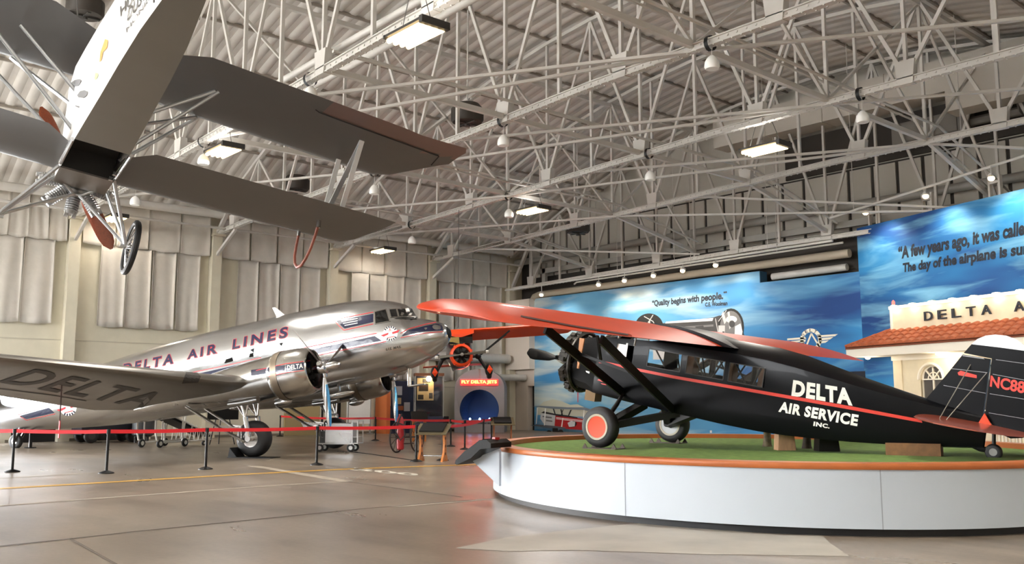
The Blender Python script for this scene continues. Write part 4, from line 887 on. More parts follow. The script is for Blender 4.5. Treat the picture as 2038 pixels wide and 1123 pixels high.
# ================================================================ HANGING SILVER CROP DUSTER
A3 = thing('biplane', 'silver crop dusting biplane hanging nose down from the roof, seen from below', 'airplane', (-15.588, 4.543, 5.529), (.1662, .1124, 3.0167))
def u_ring(x, n=0):
    # fuselage box: bottom flat, sides upright, top rounded
    T = [(1.15, .02, .8, .41, .41), (.4, 0, 1.08, .41, .54), (-.4, .01, 1.2, .41, .64), (-.85, .02, 1.2, .41, .64), (-2.5, .08, 1.15, .36, .58), (-4.5, .17, 1.05, .29, .46), (-6.3, .3, .85, .12, .2), (-6.9, .36, .7, .03, .05)]
    zb, zt, w, wt = [spline(T, x, j) for j in (1, 2, 3, 4)]
    return [V((x, y, z)) for y, z in ((-w, zb), (w, zb), (wt, zt), (wt*.6, zt+.15), (0, zt+.2), (-wt*.6, zt+.15), (-wt, zt))]
ux = [1.15, .78, .4, -.0, -.85, -1.6, -2.5, -3.5, -4.5, -5.5, -6.3, -6.9]
f3 = MB().loft([u_ring(x) for x in ux], True, True, 0, True, lambda i, k: i in (2, 3) and k == 0).build('fuselage', [SILVER_DOPE, SILVER_LIT_SIDE], A3, 25)
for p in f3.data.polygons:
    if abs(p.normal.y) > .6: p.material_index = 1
mb = MB(); mb.add([(0.4, -.40, .0), (.4, .40, .0), (.35, .38, .35), (.35, -.38, .35)], [(0, 1, 2, 3)]); mb.add([(-.85, -.4, .02), (-.85, .4, .02), (-.4, .36, .5), (-.4, -.36, .5)], [(0, 1, 2, 3)]); mb.add([(.35, .38, .35), (.35, -.38, .35), (-.4, -.36, .5), (-.4, .36, .5)], [(0, 1, 2, 3)])
mb.build('hopper_inside', mat('dark_hopper', srgb(26, 25, 24), .6), f3)
mb = MB(); mb.prism([(1.15, -.42, -.03), (.38, -.42, -.03), (.38, .42, -.03), (1.15, .42, -.03)], (0, 0, .03)); mb.build('belly_panel', mat('dull_metal_panel', srgb(132, 126, 120), .35, .7), A3)
mb = MB()
for s in (-1, 1): MB().tube([(.3, s*.43, .02), (-.8, s*.43, .03)], .035, 8).build('hopper_rail', CHROME, A3)
for q in ((.33, -.36), (.05, -.37)): MB().box((q[0], q[1], -.01), (.06, .07, .06)).build('hopper_hinge', CHROME, A3)
def u_wing(s, up):
    if up:
        st = [(.46, .42, 1.66, 1.75, .1), (.46, 1.15, 1.65, 2.245, .11), (.46, 3.25, 1.635, 2.245, .11), (.46, 4.6, 1.62, 2.245, .11), (.44, 5.0, 1.61, 2.2, .1), (.2, 5.3, 1.605, 2.0, .09), (-.45, 5.62, 1.6, 1.4, .07), (-.9, 5.85, 1.6, .98, .05), (-1.05, 5.95, 1.6, .65, .03)]
    else:
        st = [(.98, .42, .16, 1.3, .1), (.98, .8, .165, 1.803, .11), (.98, 4.5, .225, 1.803, .11), (.95, 4.75, .23, 1.75, .1), (.6, 4.92, .232, 1.4, .08), (-.2, 5.08, .235, .6, .06), (-.6, 5.12, .235, .2, .05)]
    return MB().wing([(a, s*b, c, d, e) for a, b, c, d, e in st], 12).build('upper_wing' if up else 'lower_wing', SILVER_WING_SHADE, A3, 35)
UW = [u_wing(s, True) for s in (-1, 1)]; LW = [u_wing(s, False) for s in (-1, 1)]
HU = surf_bvh(UW[0])
lay_polys('aileron_gap', band([(628, 217), (636, 223), (720, 254), (874, 310), (858, 328)], 2.2), HU, mat('dark_gap', srgb(18, 17, 16), .7), UW[0], .012, 12)
for w in UW:
    w.data.materials.append(SILVER_DOPE_BR)
    for p in w.data.polygons:
        if p.center.x < -1.25 and abs(p.center.y) > 3.25: p.material_index = 1
# struts
mb = MB(); ST = mat('strut_silver', srgb(196, 198, 200), .3, .6)
zlow = lambda y: .16+.016*abs(y)+.1
for s in (-1, 1):
    for p, q in (((.6, s*4.2, zlow(4.2)), (.2, s*4.22, 1.58)), ((-.3, s*4.22, zlow(4.2)), (-.85, s*4.22, 1.58)), ((.6, s*4.2, zlow(4.2)), (-.85, s*4.22, 1.58))):
        o = MB(); o.bar(p, q, .09, .035, (1, 0, 0)); o.build('interplane_strut', ST, A3)
    for p, q in (((.35, s*.43, .35), (.41, s*(1.54 if s < 0 else 2.1), 1.6)), ((-.5, s*.43, .3), (-.81, s*(1.56 if s < 0 else 2.05), 1.6)), ((-.2, s*.43, .8), (.38, s*1.5, 1.58)), ((-.75, s*.43, .75), (-.8, s*1.5, 1.6))):
        o = MB(); o.tube([p, q], .032, 8); o.build('cabane_strut', ST, A3)
    o = MB(); zz = zlow(4)-.18
    o.tube([(.9, s*3.9, zz), (1.0, s*3.92, zz-.22), (1.03, s*3.93, zz-.42), (.98, s*3.94, zz-.58), (.85, s*3.95, zz-.69), (.68, s*3.96, zz-.7), (.5, s*3.97, zz-.6), (.33, s*3.98, zz-.42), (.2, s*3.98, zz-.22), (.11, s*3.98, zz)], .028, 8)
    o.build('wingtip_skid', mat('skid_wood', srgb(142, 74, 56), .5) if s < 0 else bpy.data.materials['skid_wood'], A3)
    o = MB(); o.cyl((.11, s*3.98, zz-.08), (.11, s*3.98, zz+.06), .045, .045, 8); o.cyl((.9, s*3.9, zz-.05), (.9, s*3.9, zz+.06), .035, .035, 8); o.build('skid_ferrule', CHROME, A3)
# engine and propeller
mb = MB(); radial_engine(mb, (1.55, 0, .22), (1, 0, 0), 9, .26, .62, .115, 0, .35); e3 = mb.build('engine', ENGINE_LT, A3)
mb = MB(); mb.lathe((1.15, 0, .28), (1, 0, 0), [(0, .3), (.12, .3), (.3, .28)], 20, 0, True, True); mb.build('crankcase', ENGINE, e3)
hub = V((1.92, 0, .42)); mb = MB(); mb.lathe((1.8, 0, .42), (1, 0, 0), [(0, .1), (.1, .12), (.22, .1), (.25, .03)], 16, 0, True, True); p3 = mb.build('propeller', DARK_STEEL, A3)
dd = V((0, -.83, -1.14)).normalized()
for s in (1, -1):
    mb = MB(); blade(mb, hub, (1, 0, 0), dd*s, 1.42, .27, .06, 0, (40, 16), .14, .72); mb.build('blade', WOOD_PROP, p3)
# undercarriage
ax = lambda s: V((.98, s*(.92 if s < 0 else 1.1), -.9))
mb = MB()
for s in (-1, 1):
    a = ax(s); mb.tube([(1.1, s*.41, .05), a], .03, 8); mb.tube([(.45, s*.43, .02), a], .032, 8); mb.tube([(1.25, s*.05, -.12), a+V((.05, 0, .02))], .03, 8); mb.tube([a+V((0, -s*.1, 0)), a+V((0, s*.16, 0))], .03, 8)
mb.tube([(1.1, -.3, .02), (1.25, -.05, -.12), (1.25, .05, -.12), (1.1, .3, .02)], .025, 8)
g3 = mb.build('landing_gear', ST, A3)
for s in (-1, 1):
    mb = MB(); c = V((.98, -1.0 if s < 0 else 1.24, -.9)); R = .44
    mb.tube([c+V((R*cos(2*pi*k/36), 0, R*sin(2*pi*k/36))) for k in range(36)], .055, 10, 0, False, True)
    mb.tube([c+V(((R-.06)*cos(2*pi*k/36), 0, (R-.06)*sin(2*pi*k/36))) for k in range(36)], .02, 6, 1, False, True)
    mb.cyl(c+V((0, -.09, 0)), c+V((0, .09, 0)), .045, .045, 10, 1)
    for k in range(36):
        t_ = 2*pi*k/36; e = (-1)**k*.08; mb.tube([c+V((.04*cos(t_+.6), e, .04*sin(t_+.6))), c+V(((R-.06)*cos(t_), 0, (R-.06)*sin(t_)))], .005, 4, 1)
    mb.build('wheel', [RUBBER, CHROME], g3)
# side lettering and badges, vents
HD = surf_bvh(f3)
lay_text('lettering', 'HUFF', [(240, 14), (285, -40), (281, -14), (241, 34)], HD, WING_GREY, f3, .008, .01, 0, 20)
lay_text('lettering', 'DUSTER', [(257, 17), (318, -62), (314, -30), (254, 43)], HD, WING_GREY, f3, .008, .01, 0, 20)
lay_text('lettering', 'MONROE LA', [(252, 57), (330, -52), (329, -42), (253, 66)], HD, WING_GREY, f3, .008, 0, 0, 20)
lay_polys('round_badge', [[(210, 78), (216, 80), (214, 96), (206, 104), (203, 120), (199, 124), (201, 104)]], HD, mat('faded_orange', srgb(240, 170, 90), .5), f3, .008)
lay_polys('round_badge', [[(191, 145), (196, 146), (196, 152), (191, 160), (189, 156)]], HD, mat('faded_green', srgb(206, 226, 150), .5), f3, .008)
lay_polys('side_vent', [[(144, 164), (150, 160), (160, 158), (163, 161), (158, 171), (150, 172), (145, 169)], [(155, 190), (161, 182), (170, 180), (176, 183), (174, 190), (168, 195), (158, 194)], [(151, 210), (160, 212), (159, 215), (152, 212)]], HD, mat('vent_grey', srgb(120, 120, 122), .5), f3, .012)
# tail surfaces and suspension cables
tmp = MB().wing([(-5.6, .05, .62, 1.3, .06), (-5.8, 1.2, .62, 1.05, .06), (-6.2, 1.6, .62, .5, .05)], 8, 0, True); tmp.wing([(-5.6, -.05, .62, 1.3, .06), (-5.8, -1.2, .62, 1.05, .06), (-6.2, -1.6, .62, .5, .05)], 8, 0, True); tmp.build('tailplane', SILVER_DOPE, A3)
MB().prism([(-5.9, -.03, .7), (-6.9, -.03, .45), (-7.2, -.03, .9), (-6.9, -.03, 1.45), (-6.4, -.03, 1.5)], (0, .06, 0)).build('tail_fin', SILVER_DOPE, A3)
mi = topmat(A3).inverted(); mb = MB()
for p, q in (((.3, -.5, 1.7), (-15.4, 5.0, 12.6)), ((.3, .5, 1.7), (-15.8, 3.9, 12.6)), ((-5.0, -.27, .3), (-10.5, 5.0, 12.6)), ((-5.0, .27, .3), (-10.6, 3.2, 12.6))):
    MB().tube([p, mi @ V(q)], .012, 5).build('suspension_cable', CABLE, A3)

# ================================================================ HANGING ORANGE AND BLACK MONOPLANE
A4 = thing('small_monoplane', 'small orange and black monoplane hanging head on above the jet engine arch', 'airplane', (-29.9, 23.5, 2.6), (rad(3.5), rad(-4), math.atan2(-23.5, 29.9)+rad(4)))
# local: x to the camera, y to picture right, z up; wheels at z 0
mb = MB(); n = 24; rings = []
for x, zc, ry, rz in ((.1, 1.0, .44, .44), (-.35, 1.12, .50, .56), (-.9, 1.28, .54, .72), (-1.6, 1.3, .52, .7), (-2.6, 1.2, .36, .45), (-4.0, 1.1, .2, .26), (-5.6, 1.05, .05, .1)):
    rings.append([V((x, math.copysign(abs(cos(2*pi*k/n))**.8, cos(2*pi*k/n))*ry, zc+rz*math.copysign(abs(sin(2*pi*k/n))**.8, sin(2*pi*k/n)))) for k in range(n)])
f4 = mb.loft(rings, True, True).build('fuselage', mat('dark_navy_fuselage', srgb(34, 36, 44), .3, coat=.3), A4)
mb = MB(); mb.lathe((0, 0, 1.0), (1, 0, 0), [(-.1, .46), (.1, .48), (.26, .44), (.3, .36), (.22, .34), (.0, .34)], 28); c4 = mb.build('engine_cowl', ORANGE_BRIGHT, A4)
mb = MB()
for k in range(7): a = 2*pi*k/7+.4; mb.box((.15, .46*cos(a), 1.0+.46*sin(a)), (.14, .07, .07), M.Rotation(-a, 3, 'X'))
mb.build('rocker_bump', ORANGE_BRIGHT, c4)
mb = MB(); radial_engine(mb, (.12, 0, 1.0), (1, 0, 0), 7, .13, .33, .07); mb.build('engine', mat('dark_engine', srgb(34, 30, 28), .5, .4), A4)
mb = MB(); mb.lathe((.3, 0, 1.0), (1, 0, 0), [(0, .05), (.1, .07), (.18, .07), (.2, .02)], 12, 0, True, True); hub = V((.42, 0, 1.0)); pr4 = mb.build('propeller', GREY_STEEL, A4)
for s in (1, -1):
    mb = MB(); blade(mb, hub, (1, 0, 0), (0, s, .06*s), 1.08, .13, .05, 0, (50, 22), .2, .85); mb.build('blade', mat('grey_blade', srgb(140, 138, 130), .35, .6) if s > 0 else bpy.data.materials['grey_blade'], pr4)
    mb = MB(); mb.cyl(hub+V((0, s*.98, .058*s)), hub+V((0, s*1.09, .065*s)), .068, .06, 10); mb.build('blade_tip', PAINT_WHITE, pr4)
for s in (1, -1):
    w_ = MB().wing([(-.35, 0, 2.1, 1.5, .13), (-.35, s*.5, 2.1, 1.5, .13), (-.35, s*3.9, 2.16, 1.5, .13), (-.5, s*4.5, 2.17, 1.3, .11), (-.8, s*4.85, 2.175, .9, .08), (-1.05, s*4.95, 2.18, .4, .05)], 10); w_.v = [V((p.x, p.y, p.z+.17*(p.x+.35))) for p in w_.v]; w_.build('wing', ORANGE_BRIGHT, A4)
    o = MB(); o.bar((-.6, s*2.15, 2.02), (-.4, s*.75, .98), .07, .035, (1, 0, 0)); o.bar((-1.4, s*2.15, 2.02), (-.6, s*.7, .95), .07, .035, (1, 0, 0)); o.build('wing_strut', BLACK, A4)
    o = MB(); o.ell((-.35, s*.72, .98), (.18, .14, .12), 12, 8); o.tube([(-.3, s*.4, .98), (-.35, s*.72, .98), (-.25, s*1.02, .42)], [.07, .08, .06], 8); gg = o.build('landing_gear', BLACK, A4)
    o = MB(); wheel(o, (-.25, s*1.12, .25), (0, 1, 0), .24, .2, .1); o.build('wheel', [RUBBER, GREY_STEEL], gg)
    o = MB(); o.ell((-.2, s*1.12, .36), (.4, .16, .27), 14, 10); w4 = o.build('wheel_fairing', BLACK, gg)
    o = MB(); o.prism([(.19, s*1.12-.12, .34), (.19, s*1.12+.12, .34), (.12, s*1.12, .55)], (.02, 0, 0)); o.prism([(.19, s*1.12-.12, .34), (.19, s*1.12+.12, .34), (.14, s*1.12, .18)], (.02, 0, 0)); o.build('fairing_flash', ORANGE_BRIGHT, w4)
mb = MB(); mb.prism([(.0, -.5, 1.5), (-.5, -.56, 2.05), (-.5, .56, 2.05), (.0, .5, 1.5)], (-.04, 0, 0)); mb.build('windscreen', GLASS_DARK, A4)
mb = MB(); mb.prism([(-.1, -.42, 1.5), (-.02, -.42, 1.46), (-.02, -.04, 1.46), (-.16, -.04, 1.78), (-.18, -.44, 1.78)], (.03, 0, .02)); mb.build('windscreen_glint', mat('gold_reflection', srgb(214, 190, 120), .25, .8), A4)  # gold piece painting in a reflection on the windscreen
mb = MB(); mb.prism([(-.3, -.6, 1.95), (-.3, .6, 1.95), (-.35, .62, 2.15), (-.35, -.62, 2.15)], (-.5, 0, 0)); mb.prism([(-.28, -.6, 1.95), (-.28, 0, 1.78), (-.28, .6, 1.95)], (-.3, 0, 0)); mb.build('wing_root_fairing', ORANGE_BRIGHT, A4)
MB().prism([(-5.0, -.03, 1.1), (-5.9, -.03, 1.1), (-6.0, -.03, 1.6), (-5.6, -.03, 1.9), (-5.3, -.03, 1.7)], (0, .06, 0)).build('tail_fin', ORANGE_BRIGHT, A4)
MB().wing([(-4.9, -1.4, 1.15, .7, .06), (-4.7, 0, 1.15, .9, .06), (-4.9, 1.4, 1.15, .7, .06)], 8, 0, True).build('tailplane', ORANGE_BRIGHT, A4)
top = topmat(A4) @ V((-.9, 0, 2.3)); t = thing('lifting_hook', 'dark hook and cable holding up the small orange monoplane', 'hook', top)
mb = MB(); mb.tube([(0, 0, 0), (0, 0, .9)], .04, 8); mb.prism([(-.02, -.16, .7), (-.02, .16, .7), (-.02, .1, 1.1), (-.02, .0, 1.25), (-.02, -.1, 1.1)], (.06, 0, 0)); mb.build('hook', DARK_STEEL, t)
MB().tube([(0, 0, 1.2), (0, 0, 9.9-top.z)], .012, 5).build('cable', CABLE, t)
# ================================================================ ON THE FLOOR
def at(x, y): return onZ(x, y, 0)
# barrier posts with red belts
POSTS = [(-105, 936), (24, 940), (211.5, 942.5), (409, 934.5), (630, 926), (828, 919), (881, 917), (897, 889), (925, 895), (962, 888), (557, 869), (747, 877.5), (978, 884)]
PL = ['belt post just outside the left picture edge, holding the red tape', 'black belt post beside the airliner\'s tail wheel', 'black belt post under the airliner\'s wing lettering', 'black belt post left of the airliner\'s near main wheel', 'black belt post in front of the silver tool cart', 'black belt post touching the wooden reading stand\'s left leg', 'black belt post behind the wooden reading stand\'s right leg', 'black belt post behind the wooden reading stand, in front of the arch wall', 'black belt post in front of the blue arch opening, nearest the reading panel', 'black belt post in front of the arch beside its right neighbour', 'far black belt post in front of the tan door', 'far black belt post in front of the blue display cabinets', 'last black belt post of the row before the arch opening']
PO = []
for i, ((x, y), l) in enumerate(zip(POSTS, PL)):
    p = at(x, y); t = thing('belt_post', l, 'barrier post', p, group='black barrier posts with red belts'); PO.append(t)
    MB().lathe((0, 0, 0), (0, 0, 1), [(0, .18), (.02, .18), (.045, .12), (.07, .04)], 20, 0, True, True).build('base', BLACK, t)
    MB().cyl((0, 0, .05), (0, 0, .95), .033, .033, 12).build('post', BLACK, t)
    MB().cyl((0, 0, .93), (0, 0, 1.05), .045, .045, 12).build('belt_head', BLACK, t)
def belt(i, j, sag=.03):
    a, b = V(PO[i].location), V(PO[j].location); d = b-a; n = 12; rows = []
    for k in range(n+1):
        u = k/n; p = d*u; z = 1.0-sag*4*u*(1-u)*d.length/4; rows.append([V((p.x, p.y, z-.045)), V((p.x, p.y, z+.045))])
    nn = V((-d.y, d.x, 0)).normalized()*.003
    MB().loft([[r[0]-nn, r[1]-nn, r[1]+nn, r[0]+nn] for r in rows]).build('belt', RED_WEB, PO[i])
for i, j in ((0, 1), (1, 2), (2, 3), (3, 4), (4, 5), (10, 11), (11, 7), (7, 8), (8, 12), (6, 9)): belt(i, j)
# wooden reading stands
def stand(px, label, ang, k=1.0, dark=False):
    t = thing('reading_stand', label, 'sign stand', px, (0, 0, ang), 'wooden reading stands')
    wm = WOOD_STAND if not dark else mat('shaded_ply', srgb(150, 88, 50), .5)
    prof = [(-.26, 0), (-.13, 0), (-.05, .07), (.06, .07), (.13, 0), (.26, 0), (.2, .12), (.12, .22), (.1, .5), (.06, .78), (-.02, .84), (-.09, .8), (-.05, .5), (-.08, .25), (-.18, .12)]
    for s in (-1, 1):
        sd = MB().prism([(s*.36-.03, y, z) for y, z in prof], (.06, 0, 0)).build('side_leg', wm, t)
        mb = MB()
        for z, y in ((.22, .01), (.44, .02), (.66, .0)): mb.lathe((s*.36-.032, y, z), (1, 0, 0), [(0, .001), (0, .045), (.064, .045), (.064, .001)], 14)
        mb.build('leg_hole', mat('hole_dark', srgb(60, 20, 12), .6) if 'hole_dark' not in bpy.data.materials else bpy.data.materials['hole_dark'], sd)
    MB().cyl((-.36, 0, .16), (.36, 0, .16), .02, .02, 10).build('cross_rod', CHROME, t)
    r = M.Rotation(rad(28), 3, 'X')
    mb = MB(); mb.box((0, .02, .92), (.98, .62, .03), r); mb.build('top_tray', mat('tray_bronze', srgb(150, 138, 108), .3, .7) if 'tray_bronze' not in bpy.data.materials else bpy.data.materials['tray_bronze'], t)
    o = MB(); o.box(V((0, .02, .92))+r @ V((0, .03, .04)), (.72, .46, .05), r); o.build('reading_plate', BLACK, t)
ca = math.atan2(-RT.y, -RT.x)+pi
stand((at(845, 919)+at(876, 918))/2, 'orange wood reading stand with black top at the end of the red belt', ca+rad(-14))
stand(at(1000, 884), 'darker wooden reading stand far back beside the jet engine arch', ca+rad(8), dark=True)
# silver tool cart under the nose
t = thing('tool_cart', 'silver metal tool cart on castors under the airliner\'s propeller', 'cart', at(676, 899), (0, 0, ca+rad(-6)))
SHEET = mat('sheet_metal', srgb(206, 206, 204), .3, .7, noise=.1, scale=3)
mb = MB(); mb.bb((-.68, -.35, .26), (.5, .35, .3)); mb.bb((-.42, -.35, .28), (.5, .35, .98)); mb.build('cabinet', SHEET, t)
mb = MB(); mb.add([(.05, -.356, .66), (.52, -.356, .66), (.52, -.356, .3), (.46, -.356, .3)], [(0, 1, 2, 3)]); mb.prism([(-.42, -.355, .98), (.5, -.355, .98), (.48, -.37, .96), (-.4, -.37, .96)], (0, 0, .02)); mb.build('fold_panel', CHROME, t)
mb = MB()
for y in (-.35, .35): mb.bar((.53, y, .3), (.53, y, 1.06), .05, .03, (0, 1, 0)); mb.bar((.72, y, .3), (.72, y, 1.06), .04, .03, (0, 1, 0))
mb.bb((.5, -.35, .28), (.74, .35, .31)); mb.bb((.5, -.36, 1.03), (.74, -.33, 1.07)); mb.bb((.5, .33, 1.03), (.74, .36, 1.07)); mb.bb((.52, -.33, .5), (.72, .33, .52)); mb.build('end_rack', SHEET, t)
mb = MB(); mb.tube([(-.5, -.34, .5), (-.62, -.34, .55), (-.62, -.34, .75), (-.5, -.34, .8)], .03, 6); mb.bb((-.66, -.2, .3), (-.44, .3, .7)); mb.build('motor', DARK_STEEL, t)
for x in (-.55, .55):
    for y in (-.28, .28):
        o = MB(); o.bar((x, y, .27), (x-.06, y, .12), .08, .03, (0, 1, 0)); c = o.build('castor', SHEET, t); o = MB(); wheel(o, (x-.08, y, .14), (0, 1, 0), .14, .06, .07); o.build('wheel', [RUBBER, SHEET], c)
# wheeled fire extinguisher
t = thing('fire_extinguisher_cart', 'old red fire extinguisher on two big spoked wheels', 'fire extinguisher', at(803, 901), (0, 0, ca+rad(12)))
mb = MB(); mb.lathe((-.12, -.1, .1), (-.02, -.05, 1), [(0, .1), (.04, .13), (.95, .13), (1.08, .09), (1.14, .05), (1.2, .05)], 18, 0, True, True); mb.build('cylinder', RED_PAINT, t)
mb = MB(); mb.tube([(-.12, -.1, 1.28), (-.1, -.25, 1.3), (-.2, -.3, 1.1), (-.3, -.3, .7), (-.15, -.32, .42), (.02, -.32, .6), (-.05, -.3, .95), (-.25, -.28, 1.0)], .025, 8); mb.build('hose', RUBBER, t)
IRON = mat('old_iron', srgb(48, 36, 32), .6)
for s in (-1, 1):
    c = V((.12+s*.36, .15*s, .52)); mb = MB(); a = V((1, .35, 0)).normalized(); b = V((0, 0, 1)); ww = V((.55, .84, 0)).normalized()
    mb.tube([c+ww*.5*cos(2*pi*k/32)+b*.5*sin(2*pi*k/32) for k in range(32)], .028, 8, 0, False, True); mb.ell(c, (.07, .07, .07), 10, 6)
    for k in range(12): mb.tube([c, c+ww*.5*cos(2*pi*k/12)+b*.5*sin(2*pi*k/12)], .01, 5)
    mb.build('wheel', IRON, t)
mb = MB(); mb.tube([(-.24, -.15, .52), (.48, .15, .52)], .025, 8); mb.tube([(-.05, -.05, .5), (.1, .5, 1.05)], .02, 6); mb.tube([(.2, .05, .5), (.3, .55, 1.05)], .02, 6); mb.tube([(.1, .5, 1.05), (.3, .55, 1.05)], .02, 6); mb.bar((-.1, -.05, .3), (.3, .1, .3), .3, .03); mb.build('cart_frame', IRON, t)
# dark tow tractor and bits behind the airliner
t = thing('tow_tractor', 'dark low tractor with rubber tyres behind the airliner\'s belly', 'tractor', (at(197, 882)+at(246, 881))/2+V((-.6, 0, 0)), (0, 0, rad(90)))
DK = mat('dark_blue_enamel', srgb(24, 26, 36), .4)
mb = MB(); mb.bb((-1.25, -.7, .35), (1.25, .7, 1.0)); mb.bb((-1.2, -.65, 1.0), (.2, .65, 1.5)); mb.build('body', DK, t)
for x in (-.85, .85):
    for y in (-.66, .66): o = MB(); wheel(o, (x, y, .3), (0, 1, 0), .3, .24, .14); o.build('wheel', [RUBBER, DARK_STEEL], t)
t = thing('service_drum', 'dark rounded drum with blue label beside the boarding conveyor', 'drum', at(290, 884)+V((-1.2, 0.3, 0)))
mb = MB(); mb.lathe((0, 0, .25), (0, 0, 1), [(0, .3), (.1, .45), (.7, .45), (1.4, .36), (1.6, .3)], 18, 0, True, True); mb.build('body', mat('drum_grey', srgb(60, 62, 64), .5), t)
MB().lathe((0, 0, 1.15), (0, 0, 1), [(0, .43), (.12, .41)], 18).build('label_band', mat('label_blue', srgb(44, 92, 150), .5), t)
for k in range(3): a = 2*pi*k/3; MB().tube([(.3*cos(a), .3*sin(a), 0), (.3*cos(a), .3*sin(a), .35)], .05, 8).build('foot', DARK_STEEL, t)
# baggage conveyor: white tube frame, black belt
p = at(340, 889); t = thing('baggage_conveyor', 'white tube framed baggage conveyor with black belt behind the airliner\'s wheel', 'conveyor', p, (0, 0, math.atan2((at(395, 884)-at(275, 891)).y, (at(395, 884)-at(275, 891)).x)))
WT = mat('white_tube_paint', srgb(222, 220, 212), .4)
for y in (-.45, .45):
    mb = MB(); mb.tube([(-1.05, y, .2), (.35, y, .2), (1.75, y, .22)], .035, 8); mb.tube([(-1.3, y, 1.5), (-1.3, y, .6), (-1.22, y, .3), (-1.05, y, .2)], .035, 8); mb.tube([(-.95, y, .2), (-.95, y, 1.0)], .03, 6)
    mb.tube([(-.9, y, 1.35), (1.75, y, .4)], .035, 8); mb.tube([(.1, y, .2), (.35, y, 1.9)], .035, 8); mb.tube([(.1, y, 1.9), (.1, y, .3)], .03, 6); mb.tube([(.35, y, 1.9), (.7, y, 1.85), (.6, y, 1.4)], .04, 6)
    for i in range(5): x = .5+i*.25; mb.tube([(x, y, .22), (x+.125, y, .95-.36*(x-.3)), (x+.25, y, .22)], .018, 6)
    mb.build('side_frame', WT, t)
mb = MB(); mb.bar((-1.2, 0, 1.38), (1.8, 0, .36), .8, .1); mb.build('belt', BLACK, t)
for x, y in ((-1.05, -.45), (.2, -.5), (1.3, -.45), (-1.05, .45), (.2, .5)): r = .16 if x < 1 else .09; o = MB(); wheel(o, (x, y, r), (0, 1, 0), r, .1, r*.5); o.build('wheel', [RUBBER, WT], t)
# easel with dark sign
t = thing('easel', 'black three legged easel holding a dark sign against the curtain wall', 'easel', at(440, 885), (0, 0, rad(80)))
mb = MB()
for q in ((-.5, -.15, 0), (.5, -.15, 0), (0, .4, 0)): mb.tube([q, (q[0]*.15, q[1]*.3, 1.9)], .022, 6)
mb.build('legs', BLACK, t); MB().bb((-.62, -.15, 1.0), (.62, -.11, 1.5)).build('sign_board', BLACK, t)
t = thing('tail_stand', 'slim black stand beside the airliner\'s tail wheel', 'stand', at(60, 892))
MB().cyl((0, 0, 0), (0, 0, .03), .22, .2, 16).build('foot', BLACK, t); mb = MB().bb((-.05, -.05, .02), (.05, .05, 1.2)); mb.bb((-.1, -.12, 1.1), (.1, .12, 1.3)); mb.build('post', BLACK, t)
t = thing('wheel_chock', 'black wedge chock plate in front of the airliner\'s near wheel', 'chock', at(505, 911), (0, 0, rad(33.6)))
mb = MB(); mb.bb((-.75, -.3, 0), (.75, .3, .02)); mb.prism([(-.75, -.25, .02), (-.45, -.25, .02), (-.7, -.25, .3)], (0, .5, 0)); mb.build('chock_plate', BLACK, t)
tag(_pl(MB().tube([at(700, 900)-at(760, 908)+V((0, 0, .012)), at(730, 904)-at(760, 908)+V((0, 0, .012)), (0, 0, .012), at(820, 917)-at(760, 908)+V((0, 0, .012))], .012, 5).build('floor_cable', BLACK), at(760, 908), '', '', ''), 'thin black cable on the floor from the tool cart to the reading stand', 'cable')
# whiteboard easel and display cabinets under the nose
t = thing('notice_board', 'white notice board on legs behind the tool cart', 'board', (-43.2, 26.9, 0), (0, 0, rad(90)))
mb = MB().bb((-.75, -.03, .55), (.75, .03, 2.4)); mb.build('board', PAINT_WHITE, t); mb = MB()
for x in (-.7, .7): mb.bb((x-.03, -.05, 0), (x+.03, .05, 2.4)); mb.bb((x-.04, -.3, 0), (x+.04, .3, .06))
mb.build('legs', GREY_STEEL, t)
def cabinet(name, label, y0, y1, h, parts, x=-43.4, group='display cabinets under the airliner nose'):
    t = thing(name, label, 'display case', (x+.15, (y0+y1)/2, 0), (0, 0, rad(90)), group); w = (y1-y0)/2
    return t, w
CBLUE = mat('cabinet_blue', srgb(30, 38, 62), .5); CORG = mat('orange_panel', srgb(196, 108, 56), .5); SEP = mat('sepia_print', srgb(206, 180, 130), .5)
t, w = cabinet('display_case', 'dark blue display case with orange end panel and framed papers', 28.6, 31.0, 2.9, 0)
mb = MB().bb((-w, .5, 0), (w, .6, 2.9)); mb.bb((-w, -.5, 0), (w, .6, .25)); mb.build('cabinet_body', CBLUE, t); MB().bb((-w-.25, -.5, 0), (-w, .6, 2.9)).build('end_panel', CORG, t)
for a, b, c, d, m in ((-.95, -.55, 1.5, 2.3, SILVER_PRINT), (-.4, .2, 2.1, 2.6, SILVER_PRINT), (-.35, .15, 1.6, 1.95, SEP), (-.3, .3, 1.25, 1.5, CORG), (.35, .75, 1.2, 1.7, SILVER_PRINT), (-.2, .2, .4, .7, SILVER_PRINT)): MB().bb((a, .44, c), (b, .48, d)).build('print', m, t)
MB().bb((w-.06, -.5, 0), (w, -.44, 2.9)).build('corner_post', GREY_STEEL, t)
t, w = cabinet('display_case', 'glass display case with framed dark picture beside the propeller tip', 31.1, 32.6, 2.9, 0)
mb = MB().bb((-w, .5, 0), (w, .6, 2.9)); mb.bb((-w, -.5, 0), (w, .6, .9)); mb.build('cabinet_body', mat('cabinet_dark', srgb(34, 34, 38), .5), t)
mb = MB().bb((-.5, .4, 1.3), (.4, .46, 2.7)); mb.build('picture', mat('dark_picture', srgb(40, 36, 30), .4), t); mb = MB()
for p, q in (((-.5, 1.3), (.4, 1.3)), ((-.5, 2.7), (.4, 2.7)), ((-.5, 1.3), (-.5, 2.7)), ((.4, 1.3), (.4, 2.7))): mb.bar((p[0], .38, p[1]), (q[0], .38, q[1]), .05, .08)
mb.build('picture_frame', mat('gilt_frame', srgb(150, 130, 90), .4, .4), t)
